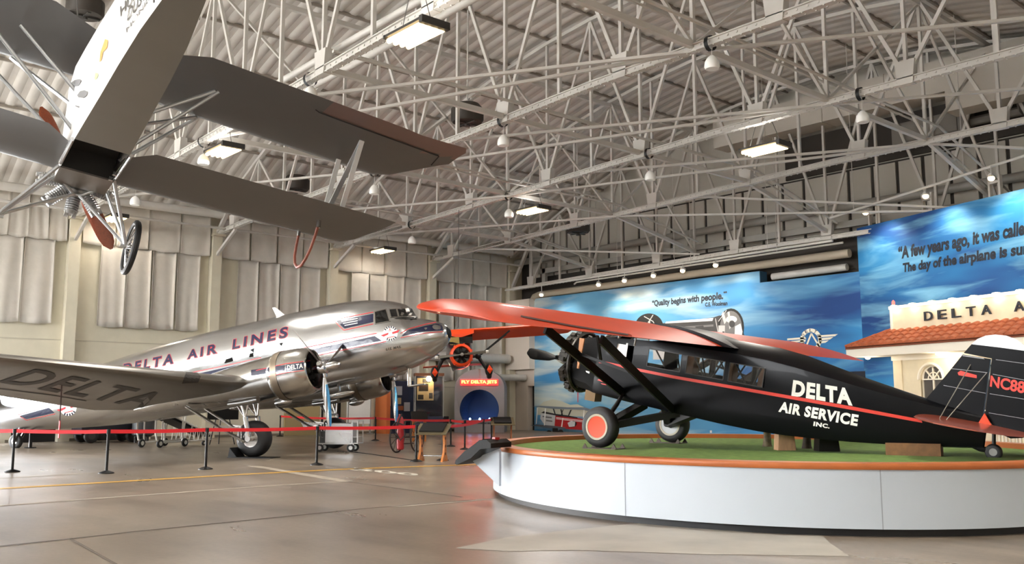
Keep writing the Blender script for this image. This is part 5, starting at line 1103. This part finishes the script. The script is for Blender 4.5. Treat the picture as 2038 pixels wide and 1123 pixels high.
t = thing('display_case', 'tall lit glass display case with wooden top right of the propeller', 'display case', (-40.6, 29.6, 0), (0, 0, rad(60)), 'display cabinets under the airliner nose')
mb = MB().bb((-.75, -.4, 0), (.75, .4, .95)); mb.bb((-.75, .36, .9), (.75, .4, 3.1)); mb.build('cabinet_body', CBLUE, t); MB().bb((-.78, -.43, 3.1), (.78, .43, 3.25)).build('top', mat('brown_wood_top', srgb(120, 70, 40), .5), t)
mb = MB().bb((-.74, -.4, .95), (.74, -.39, 3.1)); mb.bb((.735, -.4, .95), (.745, .36, 3.1)); mb.bb((-.745, -.4, .95), (-.735, .36, 3.1)); mb.build('glass_pane', GLASS, t)
mb = MB()
for x in (-.75, .75):
    for y in (-.4, .38): mb.bb((x-.02, y-.02, .9), (x+.02, y+.02, 3.1))
mb.build('corner_post', GREY_STEEL, t)
pg = MB().bb((-.6, .3, 1.8), (.3, .34, 3.0)).build('photo_panel', SEP, t)
mb = MB(); mb.bb((-.5, .285, 2.3), (.0, .298, 2.7)); mb.bb((.05, .285, 1.9), (.25, .298, 2.2)); mb.bb((-.55, .285, 1.85), (-.25, .298, 2.1)); mb.bb((-.3, .285, 2.75), (.1, .298, 2.95)); mb.build('photo_shade', mat('photo_dark', srgb(50, 42, 34), .5), pg)
mb = MB().bb((-.7, -.35, 1.55), (.7, .34, 1.57)); mb.build('glass_shelf', GLASS, t)
ll = bpy.data.lights.new('case_light', 'POINT'); ll.energy = 25; ll.color = (1, .8, .5); ll.shadow_soft_size = .15; lo = bpy.data.objects.new('case_light', ll); COL.objects.link(lo); lo.parent = t; lo.location = (0, 0, 2.95)
t = thing('slanted_display', 'dark slanted display desk beside the lit display case', 'display desk', at(834, 879), (0, 0, rad(60)))
mb = MB(); mb.prism([(-.35, -.3, .95), (-.35, .3, 1.3), (-.35, .3, 1.2), (-.35, -.3, .87)], (.7, 0, 0)); mb.build('desk_top', BLACK, t); mb = MB()
for x in (-.25, .25): mb.bb((x-.05, -.1, 0), (x+.05, .2, 1.05))
mb.build('legs', WOOD_STAND, t)
# jet engine arch with neon sign
ap = V((-41.2, 33.6, 0)); aa = math.atan2(-ap.y, -ap.x)-rad(6)       # faces the hall
t = thing('jet_arch', 'grey arched jet engine mock-up with round blue opening in the corner', 'display', ap, (0, 0, aa+pi/2))
ow, oh, R = 1.42, 2.5, 1.12; zc = 1.3
GR = mat('arch_grey', srgb(144, 138, 140), .6)
def arc_out(y): return [V((-ow, y, 0))]+[V((-ow*cos(a), y, oh+1.1*sin(a))) for a in [pi*i/20 for i in range(21)]]+[V((ow, y, 0))]
mb = MB(); n = 48; f_ = []; 
outer = arc_out(0); tot = len(outer)
# front face as a strip between the outline and the round opening
def out_at(u):
    u = u*(tot-1); i = min(int(u), tot-2); return outer[i].lerp(outer[i+1], u-i)
ring_o = [out_at(i/n) for i in range(n+1)]; ring_i = [V((-R*cos(a), 0, max(zc+R*sin(a)*1.0, .55))) for a in [-.55+(pi+1.1)*i/n for i in range(n+1)]]
mb.add(ring_o+ring_i, [(i, i+1, n+1+i+1, n+1+i) for i in range(n)]); mb.add([ring_o[0], ring_i[0], ring_i[-1], ring_o[-1]], [(0, 1, 2, 3)])
mb.add(outer+arc_out(2.2), [(i, i+1, i+1+tot, i+tot) for i in range(tot-1)]); mb.build('arch_shell', GR, t)
mb = MB(); prof = [(0, R), (.5, R*.98), (1.4, R*.8), (1.9, R*.6)]
for i in range(9): mb.lathe((0, .02+i*.2, zc), (0, 1, 0), [(0, R*(1-.03*i)), (.1, R*(1-.03*i)), (.1, R*(.96-.03*i)), (.2, R*(.97-.03*i))], 40)
mb.lathe((0, 1.8, zc), (0, 1, 0), [(0, R*.8), (.02, .001)], 40); mb.build('blue_tunnel', mat('tunnel_blue', srgb(20, 58, 108), .35, .3), t)
MB().bb((-1.0, .0, .48), (1.0, 1.6, .56)).build('tunnel_floor', mat('tunnel_floor_dark', srgb(20, 28, 44), .5), t)
BL = emis('blue_lamp', (.25, .5, 1, 1), 18)
for x in (-.56, 0, .56):
    b = MB().ell((x, .25, .72), (.06, .06, .1), 10, 8).build('blue_lamp', BL, t)
    ll = bpy.data.lights.new('blue_light', 'POINT'); ll.energy = 1.2; ll.color = (.15, .4, 1); ll.shadow_soft_size = .06; lo = bpy.data.objects.new('blue_light', ll); COL.objects.link(lo); lo.parent = t; lo.location = (x, .45, .95)
n_ = thing('neon_sign', 'red neon sign reading FLY DELTA JETS above the blue opening', 'sign', topmat(t) @ V((0, -.12, 2.83)), t.rotation_euler[:])
MB().bb((-1.08, -.03, -.17), (1.08, .06, .17)).build('sign_box', emis('neon_red_glow', (1, .03, .03, 1), 1.6), n_)
mb = MB(); mesh_text(mb, 'FLY DELTA JETS', (-1.0, -.05, -.11), (1, 0, 0), (0, 0, 1), .22, .03, .02, 0, 2.0); mb.build('neon_letters', emis('neon_yellow', (1, .62, .08, 1), 5), n_)
ll = bpy.data.lights.new('neon_light', 'AREA'); ll.shape = 'RECTANGLE'; ll.size = 2.4; ll.size_y = .4; ll.energy = 30; ll.color = (1, .08, .06); lo = bpy.data.objects.new('neon_light', ll); COL.objects.link(lo); lo.parent = n_; lo.location = (0, -.2, 0); lo.rotation_euler = (rad(-90), 0, 0)
# ================================================================ PAINTED MURALS
def sky_paint(name, c0, c1, c2, axis_u, sc=.5, d0=None, d1=None, d2=None, xr=(6, 19)):
    """painted blue sky with brushed cloud streaks"""
    m = bpy.data.materials.new(name); m.use_nodes = True; nt = m.node_tree; b = nt.nodes['Principled BSDF']; L = nt.links
    b.inputs['Roughness'].default_value = .7
    co = nt.nodes.new('ShaderNodeTexCoord'); vr = nt.nodes.new('ShaderNodeMapping'); vr.inputs['Rotation'].default_value = (0, axis_u, 0); vr.inputs['Scale'].default_value = (.16*sc*2, 1, .9*sc*2)
    L.new(co.outputs['Object'], vr.inputs[0])
    n1 = nt.nodes.new('ShaderNodeTexNoise'); n1.inputs['Scale'].default_value = 1.0; n1.inputs['Detail'].default_value = 4; n1.inputs['Distortion'].default_value = .6; L.new(vr.outputs[0], n1.inputs[0])
    v2 = nt.nodes.new('ShaderNodeMapping'); v2.inputs['Rotation'].default_value = (0, axis_u, 0); v2.inputs['Scale'].default_value = (.2, 1, .75); v2.inputs['Location'].default_value = (3.1, 0, 1.7); L.new(co.outputs['Object'], v2.inputs[0])
    n2 = nt.nodes.new('ShaderNodeTexNoise'); n2.inputs['Scale'].default_value = .8; n2.inputs['Detail'].default_value = 2; L.new(v2.outputs[0], n2.inputs[0])
    r1 = nt.nodes.new('ShaderNodeValToRGB'); r1.color_ramp.elements[0].position = .38; r1.color_ramp.elements[0].color = c0; r1.color_ramp.elements[1].position = .62; r1.color_ramp.elements[1].color = c1; L.new(n2.outputs['Fac'], r1.inputs[0])
    r2 = nt.nodes.new('ShaderNodeValToRGB'); r2.color_ramp.elements[0].position = .46; r2.color_ramp.elements[0].color = (0, 0, 0, 1); r2.color_ramp.elements[1].position = .7; r2.color_ramp.elements[1].color = (1, 1, 1, 1); L.new(n1.outputs['Fac'], r2.inputs[0])
    mx = nt.nodes.new('ShaderNodeMixRGB'); L.new(r2.outputs[0], mx.inputs[0]); L.new(r1.outputs[0], mx.inputs[1]); mx.inputs[2].default_value = c2
    if d0:
        sp = nt.nodes.new('ShaderNodeSeparateXYZ'); L.new(co.outputs['Object'], sp.inputs[0]); mr = nt.nodes.new('ShaderNodeMapRange'); mr.inputs[1].default_value, mr.inputs[2].default_value = xr; L.new(sp.outputs[0], mr.inputs[0])
        for ramp, i, c, d in ((r1, 0, c0, d0), (r1, 1, c1, d1)): pass
        r3 = nt.nodes.new('ShaderNodeValToRGB'); r3.color_ramp.elements[0].position = .36; r3.color_ramp.elements[0].color = d0; r3.color_ramp.elements[1].position = .62; r3.color_ramp.elements[1].color = d1; L.new(n2.outputs['Fac'], r3.inputs[0])
        ma = nt.nodes.new('ShaderNodeMixRGB'); L.new(mr.outputs[0], ma.inputs[0]); L.new(r1.outputs[0], ma.inputs[1]); L.new(r3.outputs[0], ma.inputs[2]); L.new(ma.outputs[0], mx.inputs[1])
        mc = nt.nodes.new('ShaderNodeMixRGB'); L.new(mr.outputs[0], mc.inputs[0]); mc.inputs[1].default_value = c2; mc.inputs[2].default_value = d2; L.new(mc.outputs[0], mx.inputs[2])
    L.new(mx.outputs[0], b.inputs['Base Color'])
    return m
SKY1 = sky_paint('painted_sky_long', srgb(64, 134, 186), srgb(106, 168, 204), srgb(206, 212, 202), -.5, .5, srgb(8, 62, 128), srgb(44, 132, 194), srgb(104, 172, 212))
SKY2 = sky_paint('painted_sky_deep', srgb(8, 62, 126), srgb(40, 128, 188), srgb(124, 186, 220), .35, .75)
MY = 38.35
mural = thing('mural_wall', 'long blue sky mural wall with the quote about people', 'mural', (-41.75, MY, 0))
q0 = V((-41.75, MY, 0)); xs1, xs2 = -25.57, -20.2
a_ = MB().bb((0, 0, 0), (xs1+41.75, .62, 8.02)).build('mural_panel', SKY1, mural)
b_ = MB().bb((xs1+41.75, 0, 0), (xs2+41.75-.18, .25, 7.45)).build('mural_panel', SKY1, mural)
MB().bb((xs1+41.75, .02, 7.45), (xs1+41.75+.02, .6, 8.0)).build('panel_end', mat('end_blue', srgb(52, 92, 122), .6), mural)
HM = surf_plane((0, MY, 0), (0, 1, 0))
INK = mat('black_ink', srgb(22, 30, 44), .6)
QT = lambda s, q, h, p, b=.04: lay_text('quote_lettering', s, q, h, INK, p, .008, b)
QT('\u201cQuality begins with people.\u201d', [(1298, 598), (1447, 579), (1446.5, 599.5), (1298, 613.5)], HM, mural)
QT('C.E. Woolman', [(1403.5, 602.5), (1448, 599), (1448, 608), (1403.5, 610.8)], HM, mural)
# black and white photograph of an upturned twin windowed cockpit
GM = {k: mat('print_'+k, srgb(v, v, v+2), .6) for k, v in (('black', 22), ('dark', 62), ('mid', 112), ('light', 190), ('white', 226))}
def gp(k, polys, off): return lay_polys('photo_print', polys, HM, GM[k], mural, off)
el = lambda cx, cy, rx, ry, a0=0, a1=360, n=24: [(cx+rx*cos(rad(a0+(a1-a0)*i/n)), cy-ry*sin(rad(a0+(a1-a0)*i/n))) for i in range(n+1)]
gp('dark', [[(1264, 648), (1325, 643), (1420, 632), (1432, 628), (1470, 640), (1482, 668), (1474, 682), (1400, 680), (1264, 668)]], .004)
gp('black', [el(1292, 650, 28, 26, 0, 180)+[(1264, 668), (1320, 668)], el(1455, 652, 26, 38, 0, 360)], .006)
gp('white', [[(1326, 640.5), (1420, 633), (1418, 639), (1324, 644)], el(1456, 636, 11, 7), [(1463, 650), (1474, 644), (1478, 660), (1476, 676), (1462, 672)]], .009)
gp('mid', [el(1455, 652, 22, 33)], .0075)
gp('light', [[(1430, 648), (1443, 648), (1443, 672), (1430, 670)], [(1436, 626), (1440, 620), (1446, 640), (1442, 646)], [(1448, 622), (1452, 620), (1456, 650), (1452, 656)], [(1290, 640), (1294, 638), (1296, 662), (1292, 664)], [(1276, 650), (1284, 646), (1284, 660), (1276, 662)], [(1340, 664), (1380, 660), (1380, 664), (1340, 668)]], .0095)
gp('mid', [[(1336, 652), (1420, 646), (1420, 650), (1336, 656)], [(1350, 658), (1376, 654), (1370, 660), (1350, 664)]], .008)
gp('dark', [el(1457, 645, 6, 7), [(1376+60, 676), (1376+62, 660), (1376+66, 660), (1376+68, 676)]], .0105)
gp('light', band([(1282, 630), (1300, 640), (1312, 664)], 1.6)+band([(1300, 627), (1288, 646), (1280, 664)], 1.6)+band([(1430, 640), (1446, 618)], 1.4)+band([(1424, 634), (1432, 676)], 1.4), .0085)
gp('dark', [[(1340, 646), (1418, 640), (1418, 644), (1340, 650)], [(1330, 658), (1350, 656), (1350, 668), (1330, 668)], [(1384, 650), (1400, 648), (1404, 664), (1388, 666)]], .0082)
# figures seen through the monoplane's windows
gp('light', [[(1366, 716), (1374, 706), (1386, 706), (1394, 718), (1396, 745), (1366, 745)], [(1300, 690), (1330, 690), (1330, 716), (1300, 716)]], .006)
gp('white', [el(1380, 704, 6, 8), [(1372, 716), (1380, 712), (1390, 716), (1392, 735), (1372, 735)]], .008)
gp('dark', [[(1376, 697), (1385, 697), (1387, 703), (1375, 703)]], .01)
# winged emblem
EW = mat('emblem_cream', srgb(232, 230, 212), .6)
EC = (1615, 680)
em = [[(1567, 674), (1603, 671), (1605, 675), (1567, 677.5)][::1], [(1575, 679), (1604, 676.5), (1603, 680.5), (1576, 682)], [(1583, 683.5), (1602, 682), (1600, 686), (1584, 687)], [(1627, 668), (1668, 665), (1662, 669.5), (1627, 672)], [(1629, 673.5), (1659, 671), (1652, 676), (1630, 678)], [(1630, 679.5), (1650, 677.5), (1643, 682.5), (1632, 684)]]
em += ring2((1614, 677), 15.5, 23, 40, .93)
em += band([(1615, 664), (1603, 694)], 3.2)+band([(1615, 664), (1633, 694)], 3.2)+band([(1602, 693), (1634, 693)], 3.2)
lay_polys('winged_emblem', em, HM, EW, mural, .01)
for k, ch in enumerate('DELTA'):
    a = rad(150-30*k); cx, cy = 1614+.93*19.3*cos(a), 677-19.3*sin(a); ux, uy = sin(a), cos(a)
    c = lambda u, v: (cx+u*ux*2.6+v*cos(a)*3.2, cy+u*uy*2.6-v*sin(a)*3.2)
    lay_text('emblem_letter', ch, [c(-1, 1), c(1, 1), c(1, -1), c(-1, -1)], HM, NAVY, mural, .014, .02)
# dark doorway in the mural and small painted details
MB().bb((-21.3+41.75, -.02, 0), (-19.9+41.75, .1, 3.05)).build('doorway', mat('mural_doorway', srgb(12, 20, 40), .7), mural)
gp('white', [[(1413, 857), (1417, 857), (1417, 862), (1413, 862)]], .004)
lay_polys('painted_cloud', [[(1068, 812), (1082, 800), (1100, 795), (1118, 799), (1135, 806), (1150, 805), (1165, 812), (1180, 822), (1180, 830), (1068, 826)]], HM, mat('cloud_cream', srgb(196, 196, 178), .7), mural, .004)
lay_polys('red_streak', [[(1149, 780), (1151.5, 780), (1151, 801), (1149.5, 801)]], HM, mat('streak_red', srgb(190, 80, 92), .7), mural, .006)
# flat cut-out of an old red biplane standing against the mural foot
cut = thing('biplane_cutout', 'flat cut-out picture of an old red and silver biplane before the mural', 'cut-out', (-41.0, 37.6, 0))
HC = surf_plane((0, 37.6, 0), (0, 1, 0)); mi_ = topmat(cut).inverted()
def cp(name, m, polys, off):
    mb = MB()
    for p in polys:
        mb.prism([mi_ @ (HC(x, y)[0]+V((0, -off, 0))) for x, y in p], (0, .02, 0))
    return mb.build(name, m, cut)
cp('upper_wing', mat('print_wing', srgb(112, 122, 132), .6), [[(1060, 809), (1075, 808), (1130, 811), (1162, 811), (1200, 822), (1196, 824), (1160, 816), (1100, 814)]], .0)
cp('lower_wing', mat('print_wing_dark', srgb(92, 96, 104), .6), [[(1056, 847), (1070, 845), (1104, 848), (1127, 851), (1125, 853), (1090, 852)]], .04)
cp('body', RED_PAINT, [[(1106, 827), (1126, 828), (1180, 838), (1180, 858), (1128, 854), (1104, 850)]], .02)
cp('stripe', PAINT_WHITE, [[(1108, 831), (1178, 839), (1178, 840), (1108, 832.2)], [(1108, 833.5), (1178, 841.5), (1178, 842.5), (1108, 834.5)]], .045)
cp('nose', SILVER_PRINT, [[(1077, 823), (1106, 827), (1104, 848), (1098, 850), (1086, 848), (1076, 834)]], .03)
cp('louvre', GM['mid'], [[(1087, 829), (1099, 830.5), (1099, 833), (1087, 831.5)], [(1088, 836), (1100, 837.5), (1100, 840), (1088, 838.5)], [(1081, 828), (1084, 828), (1084, 830.5), (1081, 830.5)]], .055)
cp('canopy_shadow', GM['black'], [[(1078, 822), (1083, 819), (1106, 824), (1130, 827), (1150, 831), (1150, 833), (1106, 827)], el(1142, 844, 6, 6)], .05)
cp('strut', GM['black'], [[(1101, 814), (1103, 814), (1107, 826), (1105, 826)], [(1116, 815), (1118, 815), (1121, 827), (1119, 827)], [(1121, 815), (1122, 815), (1118, 826), (1117, 826)], [(1136, 816), (1138, 816), (1133, 828), (1131, 828)]], .035)
cp('strut', PAINT_WHITE, [[(1070, 812), (1072, 812), (1069, 844), (1068, 844)], [(1086, 813), (1088, 813), (1085, 847), (1084, 847)], [(1121, 832), (1122, 832), (1120, 850), (1118, 850)], [(1163, 816), (1164, 816), (1163, 832), (1162, 832)]], .06)
cp('wheel', GM['black'], [el(1093, 864, 6.2, 7.2), el(1116, 862, 5.6, 6.8), [(1100, 852), (1110, 852), (1112, 864), (1100, 864)]], .02)
cp('hub', mat('print_cream', srgb(214, 206, 176), .6), [el(1093, 864.5, 3.6, 4.4), el(1115.5, 863, 2.2, 2.6)], .05)
cp('badge', SILVER_PRINT, [[(1131, 842), (1138, 838), (1146, 840), (1145, 849), (1134, 850)]], .06)

# ================================================================ TALL PANEL AND AIRPORT FACADE
PO_ = V((-20.46, 38.36, 0)); pd = V((.947, -.32, 0)).normalized(); pn = V((-.32, -.947, 0)).normalized()    # pn faces the hall
pr = math.atan2(pd.y, pd.x)
tp = thing('tall_panel', 'tall deep blue sky panel with the quote about years and airplanes', 'mural', PO_, (0, 0, pr))
MB().bb((0, 0, 0), (18, .35, 9.4)).build('mural_panel', SKY2, tp)
HP = surf_plane(PO_, pn)
lay_text('quote_lettering', '\u201cA few years ago, it was called', [(1788, 491), (2052, 435), (2051, 474), (1788, 524)], HP, INK, tp, .01, .042)
lay_text('quote_lettering', 'The day of the airplane is sure', [(1797, 524), (2062, 478), (2061, 511), (1797, 548)], HP, INK, tp, .01, .042)
for x in (.6, 3.6, 6.8, 10):
    mb = MB()
    for dx in (0, .45): mb.bb((x+dx, .1, 9.4), (x+dx+.08, .25, 10.2))
    mb.bb((x, .1, 9.9), (x+.5, .25, 10.0)); mb.build('panel_bracket', WHITE_STEEL, tp)
# facade: wall .9 m in front of the panel
fc = thing('airport_facade', 'cream stucco airport building front with clay tile roof beside the tall blue panel', 'building', PO_, (0, 0, pr))
def on_f(x, y, d): return on_plane(x, y, PO_+pn*d, pn)
inv = topmat(fc).inverted()
Lf = lambda x, y, d: inv @ on_f(x, y, d)
STU = mat('cream_stucco', srgb(226, 214, 186), .75, noise=.06, scale=3); STW = mat('white_trim', srgb(240, 234, 220), .6)
D0 = .5
wx0 = Lf(1780, 780, D0).x; ztop = on_f(1779, 611, D0).z; zpar = on_f(1779, 658, D0).z; zeave = on_f(1760, 706, 1.4).z; 
# wall with arched window openings
def arched_wall(x0, x1, z1, wins, y0=-D0, th=.25):
    mb = MB(); xs = sorted([x0, x1]+[w[0]-w[1] for w in wins]+[w[0]+w[1] for w in wins])
    prev = x0
    for cx, r, zs, zb in wins:
        mb.bb((prev, y0, 0), (cx-r, y0+th, z1)); mb.bb((cx-r, y0, 0), (cx+r, y0+th, zb))
        n = 12; arcp = [(cx+r*cos(pi-pi*i/n), zs+r*sin(pi*i/n)) for i in range(n+1)]
        for (xa, za), (xb, zb_2) in zip(arcp[:-1], arcp[1:]): mb.add([(xa, y0, za), (xb, y0, zb_2), (xb, y0, z1), (xa, y0, z1), (xa, y0+th, za), (xb, y0+th, zb_2)], [(0, 1, 2, 3), (0, 4, 5, 1)])
        mb.add([(cx-r, y0, zb), (cx-r, y0+th, zb), (cx-r, y0+th, zs), (cx-r, y0, zs)], [(0, 1, 2, 3)]); mb.add([(cx+r, y0, zb), (cx+r, y0+th, zb), (cx+r, y0+th, zs), (cx+r, y0, zs)], [(0, 1, 2, 3)])
        prev = cx+r
    mb.bb((prev, y0, 0), (x1, y0+th, z1)); return mb
wc = Lf(1854, 762, D0); wr_ = (Lf(1876, 757, D0).x-Lf(1833, 762, D0).x)/2; zs = on_f(1854, 755, D0).z
W2 = [(wc.x, wr_, zs, .9)]+[(wc.x+2.6*k, wr_, zs, .9) for k in (1, 2, 3)]
fw = arched_wall(wx0, 14, zeave+.45, W2).build('wall', STU, fc)
MB().bb((wx0-.02, -D0-.06, zeave-.22), (14, -D0+.2, zeave+.05)).build('cornice', STW, fc)
MB().bb((wx0+.42, -D0-.05, 0), (wx0+.5, -D0, zeave-.2)).build('corner_pilaster', STU, fc)
for cx, r, zs_, zb in W2:
    mb = MB(); y = -D0+.12
    for p, q in (((cx-r, zb), (cx-r, zs_)), ((cx+r, zb), (cx+r, zs_)), ((cx, zb), (cx, zs_+r)), ((cx-r, zs_), (cx+r, zs_)), ((cx-r, zb+.5), (cx+r, zb+.5)), ((cx-r, zb), (cx+r, zb)), ((cx, zs_), (cx+r*.7, zs_+r*.7)), ((cx, zs_), (cx-r*.7, zs_+r*.7))): mb.bar((p[0], y, p[1]), (q[0], y, q[1]), .05, .06, (0, 1, 0))
    mb.tube([(cx+r*cos(a), y, zs_+r*sin(a)) for a in [pi*i/16 for i in range(17)]], .05, 6); mb.tube([(cx+r*.5*cos(a), y, zs_+r*.5*sin(a)) for a in [pi*i/12 for i in range(13)]], .025, 6)
    wf = mb.build('window_frame', STW, fc); MB().bb((cx-r, -D0+.15, zb), (cx+r, -D0+.17, zs_+r)).build('pane', mat('grey_pane', srgb(84, 82, 80), .25) if 'grey_pane' not in bpy.data.materials else bpy.data.materials['grey_pane'], wf)
    mb = MB(); mb.tube([(cx+(r+.08)*cos(a), -D0-.02, zs_+(r+.08)*sin(a)) for a in [pi*i/16 for i in range(17)]], .06, 6); mb.build('arch_moulding', STW, wf)
# parapet with letters
MB().bb((wx0, -D0, zeave+.3), (14, -D0+.3, ztop)).build('parapet', STU, fc)
mb = MB(); mb.bb((wx0-.04, -D0-.05, ztop-.1), (14, -D0+.3, ztop+.03)); mb.bb((wx0-.04, -D0-.05, zpar-.1), (14, -D0, zpar)); mb.bb((wx0, -D0-.03, zpar-.1), (wx0+.12, -D0, ztop)); mb.build('parapet_trim', STW, fc)
p0 = Lf(1843, 639, D0); p1 = Lf(1976, 626, D0); p2 = Lf(2022, 620.5, D0); hh = on_f(1843, 621.5, D0).z-on_f(1843, 639.5, D0).z
for s, x0_, w_ in (('D', 0, .6), ('E', 1, .6), ('L', 2, .6), ('T', 3, .6), ('A', 4, .62)):
    st_ = (p1.x-p0.x)/4.62; mb = MB(); mesh_text(mb, s, (p0.x+st_*x0_, -D0-.06, p0.z), (1, 0, 0), (0, 0, 1), hh, .05, .012, 0, st_*w_*1.05); mb.build('sign_letter', INK, fc)
for k, s in enumerate('AIRLINES'): mb = MB(); mesh_text(mb, s, (p2.x+k*.62, -D0-.06, p0.z), (1, 0, 0), (0, 0, 1), hh, .05, .012, 0, .42 if s != 'I' else .1); mb.build('sign_letter', INK, fc)
# tiled pent roof
ex0 = Lf(1684.5, 711, 1.45).x; zA = on_f(1684.5, 694, 1.45).z; zB = on_f(1684.5, 712, 1.45).z
MB().bb((ex0, -1.45, zB), (14, -.3, zA)).build('eave_board', STW, fc)
TER = mat('terracotta_tile', srgb(178, 92, 52), .6, noise=.25, scale=5)
zr = on_f(1779, 660, D0).z; mb = MB(); rows = 4; run0, run1 = -1.5, -D0; hip = wx0-ex0
x = ex0
tile = []
for r_ in range(rows):
    u0, u1 = r_/rows, (r_+1)/rows; y0 = run0+(run1-run0)*u0; y1 = run0+(run1-run0)*u1+.03; z0 = zA+(zr-zA)*u0+.05; z1 = zA+(zr-zA)*u1+.02
    x = ex0+hip*u0*.95
    while x < 11:
        n = 6; a = [V((x+.2-.2*cos(pi*i/n), y0, z0+.13*sin(pi*i/n))) for i in range(n+1)]; b = [V((x+.2-.17*cos(pi*i/n), y1, z1+.1*sin(pi*i/n))) for i in range(n+1)]
        mb.add(a+b, [(i, i+1, n+2+i, n+1+i) for i in range(n)], 0, True); mb.add(a, [tuple(range(n+1))]); x += .41
o = mb.build('roof_tile', TER, fc); o['kind'] = 'stuff'
MB().prism([(ex0, run0, zA), (ex0+hip, run1, zr), (14, run1, zr), (14, run0, zA)], (0, 0, -.05)).build('roof_deck', mat('roof_deck_brown', srgb(120, 64, 40), .7), fc)
mb = MB(); mb.tube([(ex0+.02, run0, zA+.08), (ex0+hip, run1, zr+.08)], .07, 8); mb.build('hip_ridge', TER, fc)
MB().prism([(ex0, run0, zA), (ex0+hip, run1, zr), (ex0+hip, 0, zr), (ex0, 0, zA)], (0, 0, -.04)).build('roof_return', TER, fc)
# lights of the facade
WB = emis('warm_bulb', srgb(255, 230, 190), 16)
mb = MB(); bx = [Lf(1695, 604, D0)]
for k in range(9):
    x = wx0+.35+k*.98
    t = thing('parapet_light', 'small warm light on the parapet top, number %s from its left end' % ['one', 'two', 'three', 'four', 'five', 'six', 'seven', 'eight', 'nine'][k], 'lamp', topmat(fc) @ V((x, -D0-.16, ztop+.06)), (0, 0, pr), 'lights along the parapet')
    MB().bb((-.1, -.03, -.04), (.1, .12, -.01)).build('fitting', STW, t); MB().bb((-.12, -.045, -.06), (.12, -.03, -.035)).build('bulb', WB, t)
    ll = bpy.data.lights.new('parapet_glow', 'POINT'); ll.energy = COVE_POWER*.14; ll.color = (1, .86, .62); ll.shadow_soft_size = .08; lo = bpy.data.objects.new('parapet_glow', ll); COL.objects.link(lo); lo.parent = t; lo.location = (0, -.1, -.12)
for (qx, qy), l in (((1727, 713), 'glowing soffit light under the left end of the tiled eave'), ((1867, 702), 'glowing soffit light under the tiled eave above the arched window')):
    lp = Lf(qx, qy, 1.15)
    t = thing('soffit_light', l, 'lamp', topmat(fc) @ V((lp.x, -1.15, zB-.03)), (0, 0, pr), 'soffit lights')
    MB().cyl((0, 0, 0), (0, 0, .04), .13, .13, 14).build('fitting', STW, t); MB().ell((0, 0, -.03), (.1, .1, .05), 12, 8).build('bulb', WB, t)
    ll = bpy.data.lights.new('soffit_glow', 'POINT'); ll.energy = COVE_POWER*.5; ll.color = (1, .84, .6); ll.shadow_soft_size = .1; lo = bpy.data.objects.new('soffit_glow', ll); COL.objects.link(lo); lo.parent = t; lo.location = (0, 0, -.18)
t = thing('beacon', 'small red beacon lamp on the left corner of the parapet', 'lamp', topmat(fc) @ V((wx0+.1, -D0+.1, ztop+.03)))
MB().cyl((0, 0, 0), (0, 0, .08), .07, .07, 12).build('base', STW, t); MB().lathe((0, 0, .08), (0, 0, 1), [(0, .06), (.12, .06), (.18, .02)], 12, 0, True, True).build('lens', emis('beacon_red', (1, .08, .06, 1), 3), t)
# railings painted white at the facade foot
mb = MB()
for k in range(14): mb.bb((7.2+k*.14, -D0-.35, .0), (7.25+k*.14, -D0-.3, .95))
mb.bb((7.2, -D0-.36, .9), (9.1, -D0-.29, .97)); mb.bb((7.2, -D0-.36, .1), (9.1, -D0-.29, .16)); mb.build('railing', STW, fc)
